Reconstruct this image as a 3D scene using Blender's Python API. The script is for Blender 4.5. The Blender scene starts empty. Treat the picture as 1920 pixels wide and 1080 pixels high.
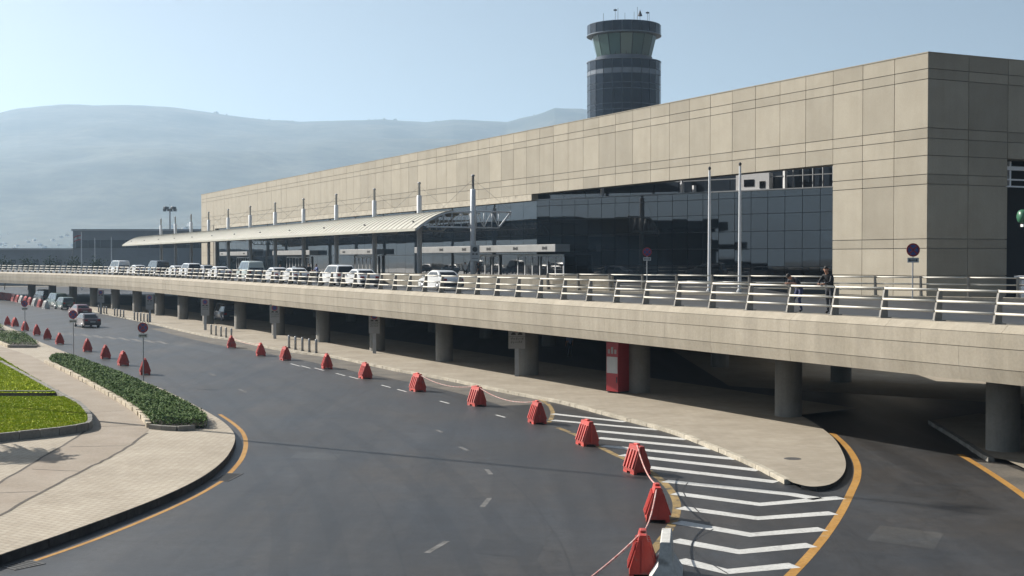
import bpy, math, random
from mathutils import Vector, Matrix
random.seed(7)
scene = bpy.context.scene
col = scene.collection
# ------------------------------------------------------------------ camera, sky, sun, exposure
F_PX, HORIZON, EYE = 2450.0, 486.0, 7.0
PITCH = math.atan((540.0 - HORIZON) / F_PX)
cam_data = bpy.data.cameras.new('camera')
cam_data.sensor_width = 36.0
cam_data.lens = F_PX / 1920.0 * 36.0
cam_data.clip_start = 0.5
cam_data.clip_end = 40000.0
cam = bpy.data.objects.new('camera', cam_data)
cam.location = (0, 0, EYE)
cam.rotation_euler = (math.pi / 2 - PITCH, 0, 0)
col.objects.link(cam)
scene.camera = cam

SUN_EL = math.radians(32.0)
SUN_AZ = math.atan2(-0.86, 0.51)            # clockwise from +Y
to_sun = Vector((math.sin(SUN_AZ) * math.cos(SUN_EL), math.cos(SUN_AZ) * math.cos(SUN_EL), math.sin(SUN_EL)))
world = bpy.data.worlds.new('World')
scene.world = world
world.use_nodes = True
wn = world.node_tree
sky = wn.nodes.new('ShaderNodeTexSky')
sky.sky_type = 'NISHITA'
sky.sun_disc = False
sky.sun_elevation = SUN_EL
sky.sun_rotation = SUN_AZ
sky.altitude = 0
sky.air_density = 0.9
sky.dust_density = 2.4
sky.ozone_density = 1.1
wn.nodes['Background'].inputs['Strength'].default_value = 0.0425
pale = wn.nodes.new('ShaderNodeHueSaturation')          # dusty, slightly greyed air
pale.inputs['Saturation'].default_value = 0.80
wn.links.new(sky.outputs['Color'], pale.inputs['Color'])
wn.links.new(pale.outputs['Color'], wn.nodes['Background'].inputs['Color'])
sun_data = bpy.data.lights.new('sun', 'SUN')
sun_data.energy = 5.0
sun_data.angle = math.radians(0.5)
sun_data.color = (1.0, 0.95, 0.87)
sun = bpy.data.objects.new('sun', sun_data)
sun.rotation_euler = to_sun.to_track_quat('Z', 'Y').to_euler()
sun.location = (-60, 40, 80)
col.objects.link(sun)
vs = scene.view_settings
vs.view_transform = 'Standard'
vs.look = 'None'
vs.exposure = 0.95
vs.gamma = 1.0
vs.use_curve_mapping = False
scene.render.engine = 'CYCLES'
scene.cycles.use_denoising = True
scene.cycles.max_bounces = 6
scene.cycles.volume_bounces = 1
scene.cycles.caustics_reflective = False
scene.cycles.caustics_refractive = False
HAZE_DENSITY = 1.65e-4

# ------------------------------------------------------------------ pixel -> ground helpers
def ray(px, py):
    a = PITCH
    fw = Vector((0, math.cos(a), -math.sin(a)))
    up = Vector((0, math.sin(a), math.cos(a)))
    return fw + Vector((1, 0, 0)) * ((px - 960) / F_PX) + up * ((540 - py) / F_PX)
def G(px, py, z=0.0):                        # point on the horizontal plane z
    d = ray(px, py)
    t = (z - EYE) / d.z
    return Vector((d.x * t, d.y * t, z))
def D(px, py, depth):                        # point at a given depth
    d = ray(px, py)
    t = depth / d.y
    return Vector((d.x * t, depth, EYE + d.z * t))
def vp_dir(px):
    d = ray(px, HORIZON)
    v = Vector((d.x, d.y, 0))
    return v.normalized()

# ------------------------------------------------------------------ materials
def new_mat(name):
    m = bpy.data.materials.new(name)
    m.use_nodes = True
    return m, m.node_tree, m.node_tree.nodes['Principled BSDF']
def N(nt, t, **kw):
    n = nt.nodes.new(t)
    for k, v in kw.items():
        if k in n.inputs:
            n.inputs[k].default_value = v
        else:
            setattr(n, k, v)
    return n
def c4(c):
    return (c[0], c[1], c[2], 1.0)
def noise_node(nt, coord, scale, detail=4, rough=0.55, vec_scale=None):
    n = N(nt, 'ShaderNodeTexNoise')
    n.inputs['Scale'].default_value = scale
    n.inputs['Detail'].default_value = detail
    n.inputs['Roughness'].default_value = rough
    src = coord
    if vec_scale:
        mp = N(nt, 'ShaderNodeMapping')
        mp.inputs['Scale'].default_value = vec_scale
        nt.links.new(src, mp.inputs['Vector'])
        src = mp.outputs['Vector']
    nt.links.new(src, n.inputs['Vector'])
    return n
def ramp(nt, fac, stops):
    r = N(nt, 'ShaderNodeValToRGB')
    e = r.color_ramp.elements
    while len(e) < len(stops):
        e.new(0.5)
    for i, (p, c) in enumerate(stops):
        e[i].position = p
        e[i].color = c4(c) if len(c) == 3 else c
    nt.links.new(fac, r.inputs['Fac'])
    return r
def mixc(nt, a, b, fac, mode='MIX'):
    m = N(nt, 'ShaderNodeMix', data_type='RGBA', blend_type=mode)
    for s, v in ((m.inputs['A'], a), (m.inputs['B'], b), (m.inputs['Factor'], fac)):
        if hasattr(v, 'type') and hasattr(v, 'is_linked'):
            nt.links.new(v, s)
        else:
            s.default_value = v
    sk = [i for i in m.inputs if i.type == 'RGBA']
    for s, v in ((sk[0], a), (sk[1], b)):
        if hasattr(v, 'is_linked'):
            nt.links.new(v, s)
        else:
            s.default_value = v
    return [o for o in m.outputs if o.type == 'RGBA'][0]
def worn(name, c1, c2, scale=1.0, rough=0.8, fine=12.0, fine_amt=0.25, bump=0.15, spec=0.4, per_object=0.0,
         streak=None, metallic=0.0, stain=None, bump_scale=None):
    """surface whose colour wanders between c1 and c2, with finer grain, relief and optional vertical streaks"""
    m, nt, b = new_mat(name)
    geo = N(nt, 'ShaderNodeNewGeometry')
    pos = geo.outputs['Position']
    n1 = noise_node(nt, pos, scale, 5)
    r1 = ramp(nt, n1.outputs['Fac'], [(0.3, c1), (0.7, c2)])
    n2 = noise_node(nt, pos, fine, 4, 0.7)
    r2 = ramp(nt, n2.outputs['Fac'], [(0.25, (1 - fine_amt,) * 3), (0.75, (1 + fine_amt * 0.6,) * 3)])
    out = mixc(nt, r1.outputs['Color'], r2.outputs['Color'], 1.0, 'MULTIPLY')
    if streak:
        n3 = noise_node(nt, pos, 1.0, 4, 0.6, vec_scale=(streak[0], streak[0], streak[1]))
        r3 = ramp(nt, n3.outputs['Fac'], [(0.35, (1 - streak[2],) * 3), (0.6, (1, 1, 1))])
        out = mixc(nt, out, r3.outputs['Color'], 1.0, 'MULTIPLY')
    if stain:
        n4 = noise_node(nt, pos, stain[0], 3, 0.5)
        r4 = ramp(nt, n4.outputs['Fac'], [(stain[1], (0, 0, 0)), (stain[1] + 0.12, (1, 1, 1))])
        out = mixc(nt, out, c4(stain[2]), r4.outputs['Color'])
    if per_object:
        oi = N(nt, 'ShaderNodeObjectInfo')
        r5 = ramp(nt, oi.outputs['Random'], [(0.0, (1 - per_object,) * 3), (1.0, (1 + per_object * 0.5,) * 3)])
        out = mixc(nt, out, r5.outputs['Color'], 1.0, 'MULTIPLY')
    nt.links.new(out, b.inputs['Base Color'])
    b.inputs['Roughness'].default_value = rough
    b.inputs['Specular IOR Level'].default_value = spec
    b.inputs['Metallic'].default_value = metallic
    if bump:
        bp = N(nt, 'ShaderNodeBump')
        bp.inputs['Strength'].default_value = bump
        bp.inputs['Distance'].default_value = 0.02
        nb = noise_node(nt, pos, bump_scale or fine * 2, 4, 0.7)
        nt.links.new(nb.outputs['Fac'], bp.inputs['Height'])
        nt.links.new(bp.outputs['Normal'], b.inputs['Normal'])
    return m
def plain(name, c, rough=0.5, metallic=0.0, spec=0.5, coat=0.0, vary=0.06):
    m, nt, b = new_mat(name)
    geo = N(nt, 'ShaderNodeNewGeometry')
    n1 = noise_node(nt, geo.outputs['Position'], 3.0, 4, 0.6)
    r1 = ramp(nt, n1.outputs['Fac'], [(0.3, tuple(x * (1 - vary) for x in c)), (0.7, tuple(min(1, x * (1 + vary)) for x in c))])
    nt.links.new(r1.outputs['Color'], b.inputs['Base Color'])
    b.inputs['Roughness'].default_value = rough
    b.inputs['Metallic'].default_value = metallic
    b.inputs['Specular IOR Level'].default_value = spec
    b.inputs['Coat Weight'].default_value = coat
    b.inputs['Coat Roughness'].default_value = 0.0425
    return m
def glass_mat(name, c, ior=1.6, rough=0.02, bump=0.0, per_object=0.0):
    m, nt, b = new_mat(name)
    b.inputs['Roughness'].default_value = rough
    b.inputs['IOR'].default_value = ior
    b.inputs['Specular IOR Level'].default_value = 0.5
    if per_object:
        oi = N(nt, 'ShaderNodeObjectInfo')
        r5 = ramp(nt, oi.outputs['Random'], [(0, tuple(x * (1 - per_object) for x in c)), (1, tuple(x * (1 + per_object) for x in c))])
        nt.links.new(r5.outputs['Color'], b.inputs['Base Color'])
    else:
        b.inputs['Base Color'].default_value = c4(c)
    if bump:
        geo = N(nt, 'ShaderNodeNewGeometry')
        bp = N(nt, 'ShaderNodeBump')
        bp.inputs['Strength'].default_value = bump
        bp.inputs['Distance'].default_value = 0.01
        nb = noise_node(nt, geo.outputs['Position'], 0.6, 2, 0.4)
        nt.links.new(nb.outputs['Fac'], bp.inputs['Height'])
        nt.links.new(bp.outputs['Normal'], b.inputs['Normal'])
    return m

def asphalt_mat(name, c1, c2, tint):
    m, nt, b = new_mat(name)
    geo = N(nt, 'ShaderNodeNewGeometry')
    pos = geo.outputs['Position']
    big = noise_node(nt, pos, 0.09, 4, 0.6)
    r1 = ramp(nt, big.outputs['Fac'], [(0.32, c1), (0.68, c2)])
    hue = noise_node(nt, pos, 0.16, 5, 0.65)
    rh = ramp(nt, hue.outputs['Fac'], [(0.36, (0.86, 0.97, 1.10)), (0.64, (1.16, 1.03, 0.88))])
    r1x = mixc(nt, r1.outputs['Color'], rh.outputs['Color'], 1.0, 'MULTIPLY')
    mid = noise_node(nt, pos, 1.6, 6, 0.8)
    rm_ = ramp(nt, mid.outputs['Fac'], [(0.30, (0.66,) * 3), (0.70, (1.34,) * 3)])
    r1x = mixc(nt, r1x, rm_.outputs['Color'], 1.0, 'MULTIPLY')
    # tyre-polished tracks running with the road
    mp = N(nt, 'ShaderNodeMapping')
    mp.inputs['Rotation'].default_value = (0, 0, math.radians(-27))
    mp.inputs['Scale'].default_value = (0.55, 0.035, 1)
    nt.links.new(pos, mp.inputs['Vector'])
    tr = noise_node(nt, mp.outputs['Vector'], 1.0, 4, 0.6)
    r2 = ramp(nt, tr.outputs['Fac'], [(0.35, (0.62,) * 3), (0.65, (1.32,) * 3)])
    out = mixc(nt, r1x, r2.outputs['Color'], 1.0, 'MULTIPLY')
    gr = noise_node(nt, pos, 7.0, 8, 0.9)
    r3 = ramp(nt, gr.outputs['Fac'], [(0.28, (0.55,) * 3), (0.72, (1.45,) * 3)])
    out = mixc(nt, out, r3.outputs['Color'], 1.0, 'MULTIPLY')
    # oil drips and repair patches
    sp = noise_node(nt, pos, 0.5, 6, 0.75)
    r4 = ramp(nt, sp.outputs['Fac'], [(0.60, (0, 0, 0)), (0.74, (0.7,) * 3)])
    out = mixc(nt, out, c4(tint), r4.outputs['Color'])
    # scratches / pale scuffs
    mp2 = N(nt, 'ShaderNodeMapping')
    mp2.inputs['Rotation'].default_value = (0, 0, math.radians(20))
    mp2.inputs['Scale'].default_value = (0.35, 3.0, 1)
    nt.links.new(pos, mp2.inputs['Vector'])
    sc_ = noise_node(nt, mp2.outputs['Vector'], 1.0, 5, 0.8)
    r6 = ramp(nt, sc_.outputs['Fac'], [(0.66, (0, 0, 0)), (0.76, (0.5,) * 3)])
    out = mixc(nt, out, c4(tuple(x * 1.7 for x in c2)), r6.outputs['Color'])
    # fine crack net
    vo = N(nt, 'ShaderNodeTexVoronoi', feature='DISTANCE_TO_EDGE')
    vo.inputs['Scale'].default_value = 0.22
    wob = noise_node(nt, pos, 0.8, 4, 0.7)
    va = N(nt, 'ShaderNodeVectorMath', operation='MULTIPLY_ADD')
    nt.links.new(wob.outputs['Color'], va.inputs[0])
    va.inputs[1].default_value = (1.8, 1.8, 0)
    nt.links.new(pos, va.inputs[2])
    nt.links.new(va.outputs['Vector'], vo.inputs['Vector'])
    r7 = ramp(nt, vo.outputs['Distance'], [(0.0, (0.66,) * 3), (0.012, (1, 1, 1))])
    out = mixc(nt, out, r7.outputs['Color'], 1.0, 'MULTIPLY')
    nt.links.new(out, b.inputs['Base Color'])
    rr = ramp(nt, tr.outputs['Fac'], [(0.3, (0.48,) * 3), (0.7, (0.60,) * 3)])
    nt.links.new(rr.outputs['Color'], b.inputs['Roughness'])
    b.inputs['Specular IOR Level'].default_value = 0.5
    bp = N(nt, 'ShaderNodeBump')
    bp.inputs['Strength'].default_value = 0.25
    bp.inputs['Distance'].default_value = 0.01
    nb = noise_node(nt, pos, 30, 3, 0.8)
    nt.links.new(nb.outputs['Fac'], bp.inputs['Height'])
    nt.links.new(bp.outputs['Normal'], b.inputs['Normal'])
    return m

def paver_mat(name, c1, c2, rot, cell, joint, dark=0.62):
    """small concrete pavers, too fine to pick apart: brick pattern for colour and relief"""
    m, nt, b = new_mat(name)
    geo = N(nt, 'ShaderNodeNewGeometry')
    pos = geo.outputs['Position']
    mp = N(nt, 'ShaderNodeMapping')
    mp.inputs['Rotation'].default_value = (0, 0, rot)
    nt.links.new(pos, mp.inputs['Vector'])
    br = N(nt, 'ShaderNodeTexBrick')
    br.inputs['Scale'].default_value = 1.0
    br.inputs['Brick Width'].default_value = cell[0]
    br.inputs['Row Height'].default_value = cell[1]
    br.inputs['Mortar Size'].default_value = joint
    br.inputs['Mortar Smooth'].default_value = 0.3
    br.inputs['Color1'].default_value = c4(c1)
    br.inputs['Color2'].default_value = c4(c2)
    br.inputs['Mortar'].default_value = c4(tuple(x * dark for x in c1))
    nt.links.new(mp.outputs['Vector'], br.inputs['Vector'])
    big = noise_node(nt, pos, 0.35, 5, 0.65)
    r1 = ramp(nt, big.outputs['Fac'], [(0.3, (0.82, 0.80, 0.78)), (0.7, (1.08, 1.08, 1.08))])
    out = mixc(nt, br.outputs['Color'], r1.outputs['Color'], 1.0, 'MULTIPLY')
    sp = noise_node(nt, pos, 1.7, 6, 0.8)
    r2 = ramp(nt, sp.outputs['Fac'], [(0.60, (1, 1, 1)), (0.75, (0.74, 0.72, 0.70))])
    out = mixc(nt, out, r2.outputs['Color'], 1.0, 'MULTIPLY')
    nt.links.new(out, b.inputs['Base Color'])
    b.inputs['Roughness'].default_value = 0.85
    b.inputs['Specular IOR Level'].default_value = 0.3
    bp = N(nt, 'ShaderNodeBump')
    bp.inputs['Strength'].default_value = 0.5
    bp.inputs['Distance'].default_value = 0.01
    bp.invert = True
    nt.links.new(br.outputs['Fac'], bp.inputs['Height'])
    nt.links.new(bp.outputs['Normal'], b.inputs['Normal'])
    return m
def leaf_mat(name, c1, c2, c3):
    m, nt, b = new_mat(name)
    geo = N(nt, 'ShaderNodeNewGeometry')
    n1 = noise_node(nt, geo.outputs['Position'], 1.6, 4, 0.7)
    r1 = ramp(nt, n1.outputs['Fac'], [(0.25, c1), (0.5, c2), (0.75, c3)])
    n2 = noise_node(nt, geo.outputs['Position'], 17, 2, 0.7)
    r2 = ramp(nt, n2.outputs['Fac'], [(0.25, (0.6,) * 3), (0.75, (1.3,) * 3)])
    out = mixc(nt, r1.outputs['Color'], r2.outputs['Color'], 1.0, 'MULTIPLY')
    nt.links.new(out, b.inputs['Base Color'])
    b.inputs['Roughness'].default_value = 0.7
    b.inputs['Specular IOR Level'].default_value = 0.12
    b.inputs['Transmission Weight'].default_value = 0.0
    return m

M = {}
M['asphalt'] = asphalt_mat('asphalt', (0.019, 0.0185, 0.019), (0.034, 0.033, 0.033), (0.010, 0.010, 0.010))
M['deck_asphalt'] = asphalt_mat('deck_asphalt', (0.024, 0.025, 0.027), (0.038, 0.039, 0.041), (0.018, 0.018, 0.020))
M['earth'] = worn('earth', (0.10, 0.09, 0.07), (0.16, 0.14, 0.11), 0.01, 0.95, 0.2, 0.3, 0)
M['panel'] = worn('panel_concrete', (0.325, 0.287, 0.223), (0.37, 0.33, 0.26), 0.5, 0.85, 14, 0.12, 0.10, 0.3, per_object=0.15, streak=(1.3, 0.12, 0.06))
M['fascia'] = worn('fascia_concrete', (0.32, 0.28, 0.215), (0.38, 0.335, 0.265), 0.6, 0.85, 10, 0.14, 0.12, 0.3, per_object=0.03, streak=(1.6, 0.10, 0.16), stain=(1.1, 0.70, (0.22, 0.18, 0.135)))
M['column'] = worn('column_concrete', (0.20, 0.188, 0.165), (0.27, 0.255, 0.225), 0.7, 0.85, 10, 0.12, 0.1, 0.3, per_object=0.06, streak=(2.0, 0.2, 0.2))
M['soffit'] = worn('soffit_concrete', (0.28, 0.26, 0.23), (0.34, 0.32, 0.28), 0.5, 0.9, 6, 0.15, 0.05)
M['kerb_pale'] = worn('kerb_pale_stone', (0.36, 0.32, 0.25), (0.50, 0.45, 0.36), 1.4, 0.85, 9, 0.25, 0.3, 0.3, per_object=0.14, stain=(2.2, 0.60, (0.22, 0.19, 0.15)))
M['kerb_grey'] = worn('kerb_grey_stone', (0.17, 0.16, 0.14), (0.25, 0.235, 0.205), 1.6, 0.85, 10, 0.25, 0.25, 0.3, per_object=0.14)
M['kerb_dark'] = worn('kerb_dark_stone', (0.030, 0.029, 0.028), (0.075, 0.07, 0.064), 1.8, 0.8, 10, 0.3, 0.25, 0.3, per_object=0.2)  # near-black stones: left island edge and right side of the island tip
M['kerb_cream'] = worn('kerb_cream_stone', (0.40, 0.34, 0.25), (0.52, 0.45, 0.34), 2.0, 0.85, 9, 0.25, 0.35, 0.3, per_object=0.12, stain=(2.6, 0.62, (0.25, 0.20, 0.13)))
M['pavers'] = paver_mat('pavers', (0.36, 0.31, 0.24), (0.41, 0.36, 0.285), math.radians(33), (0.26, 0.20), 0.012)
M['pavers_b'] = paver_mat('pavers_island', (0.30, 0.262, 0.205), (0.335, 0.295, 0.235), math.radians(-27), (0.40, 0.40), 0.008, 0.86)
M['path'] = worn('path_concrete', (0.25, 0.205, 0.155), (0.32, 0.27, 0.215), 0.6, 0.9, 8, 0.2, 0.2, 0.3, streak=None, stain=(0.7, 0.58, (0.27, 0.22, 0.17)))
M['white_paint'] = worn('white_road_paint', (0.46, 0.455, 0.43), (0.55, 0.545, 0.52), 1.2, 0.7, 11, 0.3, 0.05, 0.3, stain=(3.0, 0.60, (0.30, 0.29, 0.28)))
M['faded_paint'] = worn('faded_road_paint', (0.07, 0.07, 0.068), (0.18, 0.175, 0.17), 2.5, 0.8, 14, 0.35, 0.05, 0.3)
M['yellow_paint'] = worn('yellow_road_paint', (0.34, 0.17, 0.035), (0.42, 0.23, 0.06), 0.9, 0.7, 9, 0.3, 0.05, 0.3, stain=(1.6, 0.62, (0.34, 0.22, 0.10)))
M['yellow_worn'] = worn('worn_yellow_paint', (0.16, 0.12, 0.06), (0.36, 0.24, 0.09), 1.6, 0.8, 9, 0.35, 0.05, 0.3, stain=(1.9, 0.52, (0.07, 0.062, 0.05)))
M['patch'] = asphalt_mat('asphalt_patch', (0.015, 0.015, 0.016), (0.025, 0.025, 0.026), (0.010, 0.010, 0.010))
M['patch_b'] = asphalt_mat('asphalt_patch_pale', (0.036, 0.035, 0.033), (0.052, 0.050, 0.047), (0.02, 0.02, 0.02))
M['board'] = plain('board_shaded', (0.25, 0.25, 0.245), 0.6)  # white boards toned down: shade below the deck put into the colour
M['dirt'] = worn('gutter_dirt', (0.075, 0.068, 0.058), (0.15, 0.13, 0.105), 0.6, 0.95, 8, 0.3, 0.2)
M['joint'] = worn('dirt_joint', (0.06, 0.05, 0.04), (0.12, 0.10, 0.08), 2, 0.95, 8, 0.3, 0)
M['iron'] = worn('iron_grate', (0.05, 0.05, 0.05), (0.09, 0.085, 0.08), 4, 0.6, 12, 0.3, 0.2)
M['rail'] = plain('rail_paint', (0.58, 0.545, 0.47), 0.45, 0.0, 0.5)
M['post'] = worn('post_paint', (0.20, 0.185, 0.16), (0.28, 0.26, 0.23), 3, 0.55, 10, 0.15, 0)
M['dark_metal'] = plain('dark_metal', (0.035, 0.035, 0.04), 0.5)
M['grey_metal'] = plain('grey_metal', (0.30, 0.31, 0.32), 0.45, 0.2)
M['white_metal'] = plain('white_metal', (0.70, 0.70, 0.70), 0.4)
M['mast'] = plain('mast_white', (0.58, 0.60, 0.62), 0.45)
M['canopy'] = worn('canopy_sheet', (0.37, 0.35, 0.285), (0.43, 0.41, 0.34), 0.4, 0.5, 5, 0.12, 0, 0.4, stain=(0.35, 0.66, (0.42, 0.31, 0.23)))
M['seam'] = plain('canopy_seam', (0.52, 0.49, 0.41), 0.5)
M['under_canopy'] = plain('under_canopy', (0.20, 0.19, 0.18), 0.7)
M['red_plastic'] = worn('red_plastic', (0.48, 0.040, 0.028), (0.58, 0.075, 0.052), 2.0, 0.45, 14, 0.14, 0.06, 0.5, per_object=0.30, stain=(3.0, 0.60, (0.30, 0.12, 0.10)))
M['white_plastic'] = worn('white_plastic', (0.52, 0.51, 0.48), (0.66, 0.65, 0.62), 2.0, 0.6, 14, 0.12, 0.1, 0.4, stain=(2.4, 0.62, (0.36, 0.34, 0.30)))
M['jersey'] = worn('jersey_concrete', (0.44, 0.43, 0.40), (0.56, 0.55, 0.52), 2.4, 0.85, 12, 0.22, 0.3, 0.3, stain=(2.6, 0.60, (0.26, 0.25, 0.23)))
M['rope'] = worn('rope_red_white', (0.45, 0.10, 0.08), (0.62, 0.52, 0.48), 9, 0.8, 20, 0.2, 0)
M['glass'] = glass_mat('curtain_glass', (0.005, 0.009, 0.014), 1.75, 0.02, 0.04, 0.3)
M['glass_top'] = glass_mat('clerestory_glass', (0.035, 0.045, 0.06), 1.8, 0.03, 0.05, 0.2)
M['tower_glass'] = glass_mat('tower_glass', (0.008, 0.015, 0.028), 1.38, 0.08, 0.03, 0.25)
M['cab_glass'] = glass_mat('cab_glass', (0.075, 0.125, 0.118), 1.5, 0.03, 0.02, 0.15)
M['tower_band'] = plain('tower_band', (0.14, 0.16, 0.19), 0.4, 0.2)
M['tower_frame'] = plain('tower_frame', (0.12, 0.145, 0.18), 0.45, 0.2)
M['mullion'] = plain('mullion', (0.02, 0.022, 0.026), 0.4)
M['dark_void'] = plain('dark_interior', (0.010, 0.011, 0.013), 0.8)
M['porch'] = worn('porch_panel', (0.27, 0.27, 0.265), (0.34, 0.34, 0.33), 0.8, 0.5, 6, 0.1, 0)
M['far_grey'] = worn('far_cladding', (0.15, 0.16, 0.17), (0.19, 0.20, 0.21), 0.1, 0.7, 1, 0.1, 0)
M['far_glass'] = glass_mat('far_glass', (0.012, 0.016, 0.022), 1.5, 0.1)
M['grass'] = leaf_mat('grass_green', (0.24, 0.32, 0.008), (0.34, 0.41, 0.010), (0.50, 0.47, 0.04))
M['lawn_soil'] = worn('lawn_soil', (0.26, 0.32, 0.008), (0.37, 0.41, 0.012), 1.2, 0.95, 8, 0.3, 0.3, 0.05)
M['hedge'] = leaf_mat('hedge_leaf', (0.050, 0.100, 0.024), (0.088, 0.150, 0.034), (0.13, 0.19, 0.045))
M['tree'] = leaf_mat('tree_leaf', (0.02, 0.035, 0.012), (0.03, 0.055, 0.02), (0.05, 0.08, 0.03))
M['bark'] = worn('bark', (0.10, 0.075, 0.05), (0.17, 0.13, 0.09), 3, 0.9, 10, 0.3, 0.4)
M['hill'] = worn('hill_forest', (0.016, 0.026, 0.016), (0.100, 0.100, 0.070), 0.005, 0.95, 0.025, 0.6, 0)
M['town'] = worn('town_wall', (0.38, 0.37, 0.35), (0.55, 0.53, 0.50), 0.01, 0.9, 0.1, 0.2, 0)
M['sign_red'] = plain('sign_red', (0.30, 0.018, 0.022), 0.4)
M['sign_blue'] = plain('sign_blue', (0.035, 0.045, 0.19), 0.4)
M['sign_white'] = plain('sign_white', (0.42, 0.42, 0.41), 0.5)
M['sign_black'] = plain('sign_black', (0.02, 0.02, 0.02), 0.5)
M['tyre'] = plain('tyre', (0.015, 0.015, 0.016), 0.85)
M['rim'] = plain('rim', (0.35, 0.35, 0.36), 0.35, 0.6)
M['car_glass'] = glass_mat('car_glass', (0.012, 0.014, 0.017), 1.55, 0.03)
M['tail_red'] = plain('tail_red', (0.30, 0.012, 0.012), 0.25)
M['lamp_clear'] = plain('lamp_clear', (0.6, 0.6, 0.6), 0.2)
M['skin'] = plain('skin', (0.40, 0.22, 0.15), 0.6)
M['hair'] = plain('hair', (0.018, 0.013, 0.010), 0.6)
M['black_shirt'] = plain('black_shirt', (0.020, 0.020, 0.022), 0.85)
M['grey_shirt'] = plain('grey_shirt', (0.05, 0.05, 0.058), 0.85)
M['jeans'] = plain('jeans', (0.045, 0.055, 0.12), 0.85)
M['dark_trousers'] = plain('dark_trousers', (0.030, 0.034, 0.045), 0.85)
M['blue_shirt'] = plain('blue_shirt', (0.20, 0.24, 0.42), 0.85)
M['white_shirt'] = plain('white_shirt', (0.6, 0.6, 0.6), 0.85)
M['shoe'] = plain('shoe', (0.02, 0.018, 0.016), 0.6)
M['green_paint'] = plain('green_paint', (0.035, 0.13, 0.07), 0.4)
M['parking'] = worn('parking_concrete', (0.04, 0.04, 0.042), (0.06, 0.06, 0.062), 0.3, 0.9, 2, 0.15, 0)
_paint = {}
def paint(name, c):
    if name not in _paint:
        _paint[name] = plain('car_paint_' + name, c, 0.35, 0.1, 0.5, 0.6, 0.03)
    return _paint[name]

# ------------------------------------------------------------------ mesh helpers
def tag(o, label=None, cat=None, group=None, kind=None):
    if label: o['label'] = label
    if cat: o['category'] = cat
    if group: o['group'] = group
    if kind: o['kind'] = kind
    return o
def empty(name, loc=(0, 0, 0), rz=0.0, parent=None):
    o = bpy.data.objects.new(name, None)
    o.empty_display_size = 0.3
    o.location = loc
    o.rotation_euler = (0, 0, rz)
    o.parent = parent
    col.objects.link(o)
    return o
def link_mesh(name, me, mat=None, parent=None, loc=None, rz=0.0, scale=None):
    o = bpy.data.objects.new(name, me)
    if mat is not None and not me.materials:
        me.materials.append(mat)
    o.parent = parent
    if loc is not None: o.location = loc
    if rz: o.rotation_euler = (0, 0, rz)
    if scale is not None: o.scale = scale
    col.objects.link(o)
    return o
def copy_tree(o, parent=None):
    c = o.copy()
    col.objects.link(c)
    c.parent = parent
    for ch in list(o.children):
        copy_tree(ch, c)
    return c
class MB:
    def __init__(s):
        s.v, s.f = [], []
    def add(s, vs_, fs):
        k = len(s.v)
        s.v += [tuple(p) for p in vs_]
        s.f += [tuple(i + k for i in f) for f in fs]
        return s
    def hexa(s, p):                     # 4 bottom (ccw), 4 top
        return s.add(p, [(3, 2, 1, 0), (4, 5, 6, 7), (0, 1, 5, 4), (1, 2, 6, 5), (2, 3, 7, 6), (3, 0, 4, 7)])
    def box(s, x0, x1, y0, y1, z0, z1):
        return s.hexa([(x0, y0, z0), (x1, y0, z0), (x1, y1, z0), (x0, y1, z0), (x0, y0, z1), (x1, y0, z1), (x1, y1, z1), (x0, y1, z1)])
    def bevel_box(s, x0, x1, y0, y1, z0, z1, b):   # box with chamfered vertical+top edges
        def ring(i, z):
            return [(x0 + i, y0 + i, z), (x1 - i, y0 + i, z), (x1 - i, y1 - i, z), (x0 + i, y1 - i, z)]
        return s.loft([ring(b, z0), ring(0, z0 + b), ring(0, z1 - b), ring(b, z1)])
    def loft(s, rings, cap=True, closed=True):
        n = len(rings[0]); k = len(s.v)
        for r in rings: s.v += [tuple(p) for p in r]
        for i in range(len(rings) - 1):
            for j in range(n if closed else n - 1):
                a, b = k + i * n + j, k + i * n + (j + 1) % n
                s.f.append((a, b, b + n, a + n))
        if cap:
            s.f.append(tuple(k + j for j in reversed(range(n))))
            s.f.append(tuple(k + (len(rings) - 1) * n + j for j in range(n)))
        return s
    def prism(s, poly, z0, z1):
        return s.loft([[(p[0], p[1], z0) for p in poly], [(p[0], p[1], z1) for p in poly]])
    def lathe(s, prof, n=16, c=(0, 0, 0), phase=0.0):
        rings = []
        for r, z in prof:
            rings.append([(c[0] + r * math.cos(2 * math.pi * j / n + phase), c[1] + r * math.sin(2 * math.pi * j / n + phase), c[2] + z) for j in range(n)])
        return s.loft(rings)
    def tube(s, pts, r, n=8):
        pts = [Vector(p) for p in pts]
        rr = r if isinstance(r, (list, tuple)) else [r] * len(pts)
        rings = []
        for i, p in enumerate(pts):
            t = (pts[min(i + 1, len(pts) - 1)] - pts[max(i - 1, 0)]).normalized()
            a = Vector((0, 0, 1)) if abs(t.z) < 0.95 else Vector((1, 0, 0))
            u = t.cross(a).normalized(); w = t.cross(u).normalized()
            rings.append([p + u * (rr[i] * math.cos(2 * math.pi * j / n)) + w * (rr[i] * math.sin(2 * math.pi * j / n)) for j in range(n)])
        return s.loft(rings)
    def mesh(s, name, smooth=False):
        me = bpy.data.meshes.new(name)
        me.from_pydata(s.v, [], s.f)
        me.validate()
        import bmesh
        bm = bmesh.new(); bm.from_mesh(me)
        bmesh.ops.recalc_face_normals(bm, faces=bm.faces)
        bm.to_mesh(me); bm.free()
        if smooth:
            me.polygons.foreach_set('use_smooth', [True] * len(me.polygons))
        return me
    def build(s, name, mat, parent=None, smooth=False, loc=None, rz=0.0):
        me = s.mesh(name, smooth)
        if smooth:
            try: me.set_sharp_from_angle(angle=math.radians(38))
            except Exception: pass
        return link_mesh(name, me, mat, parent, loc, rz)
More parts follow.
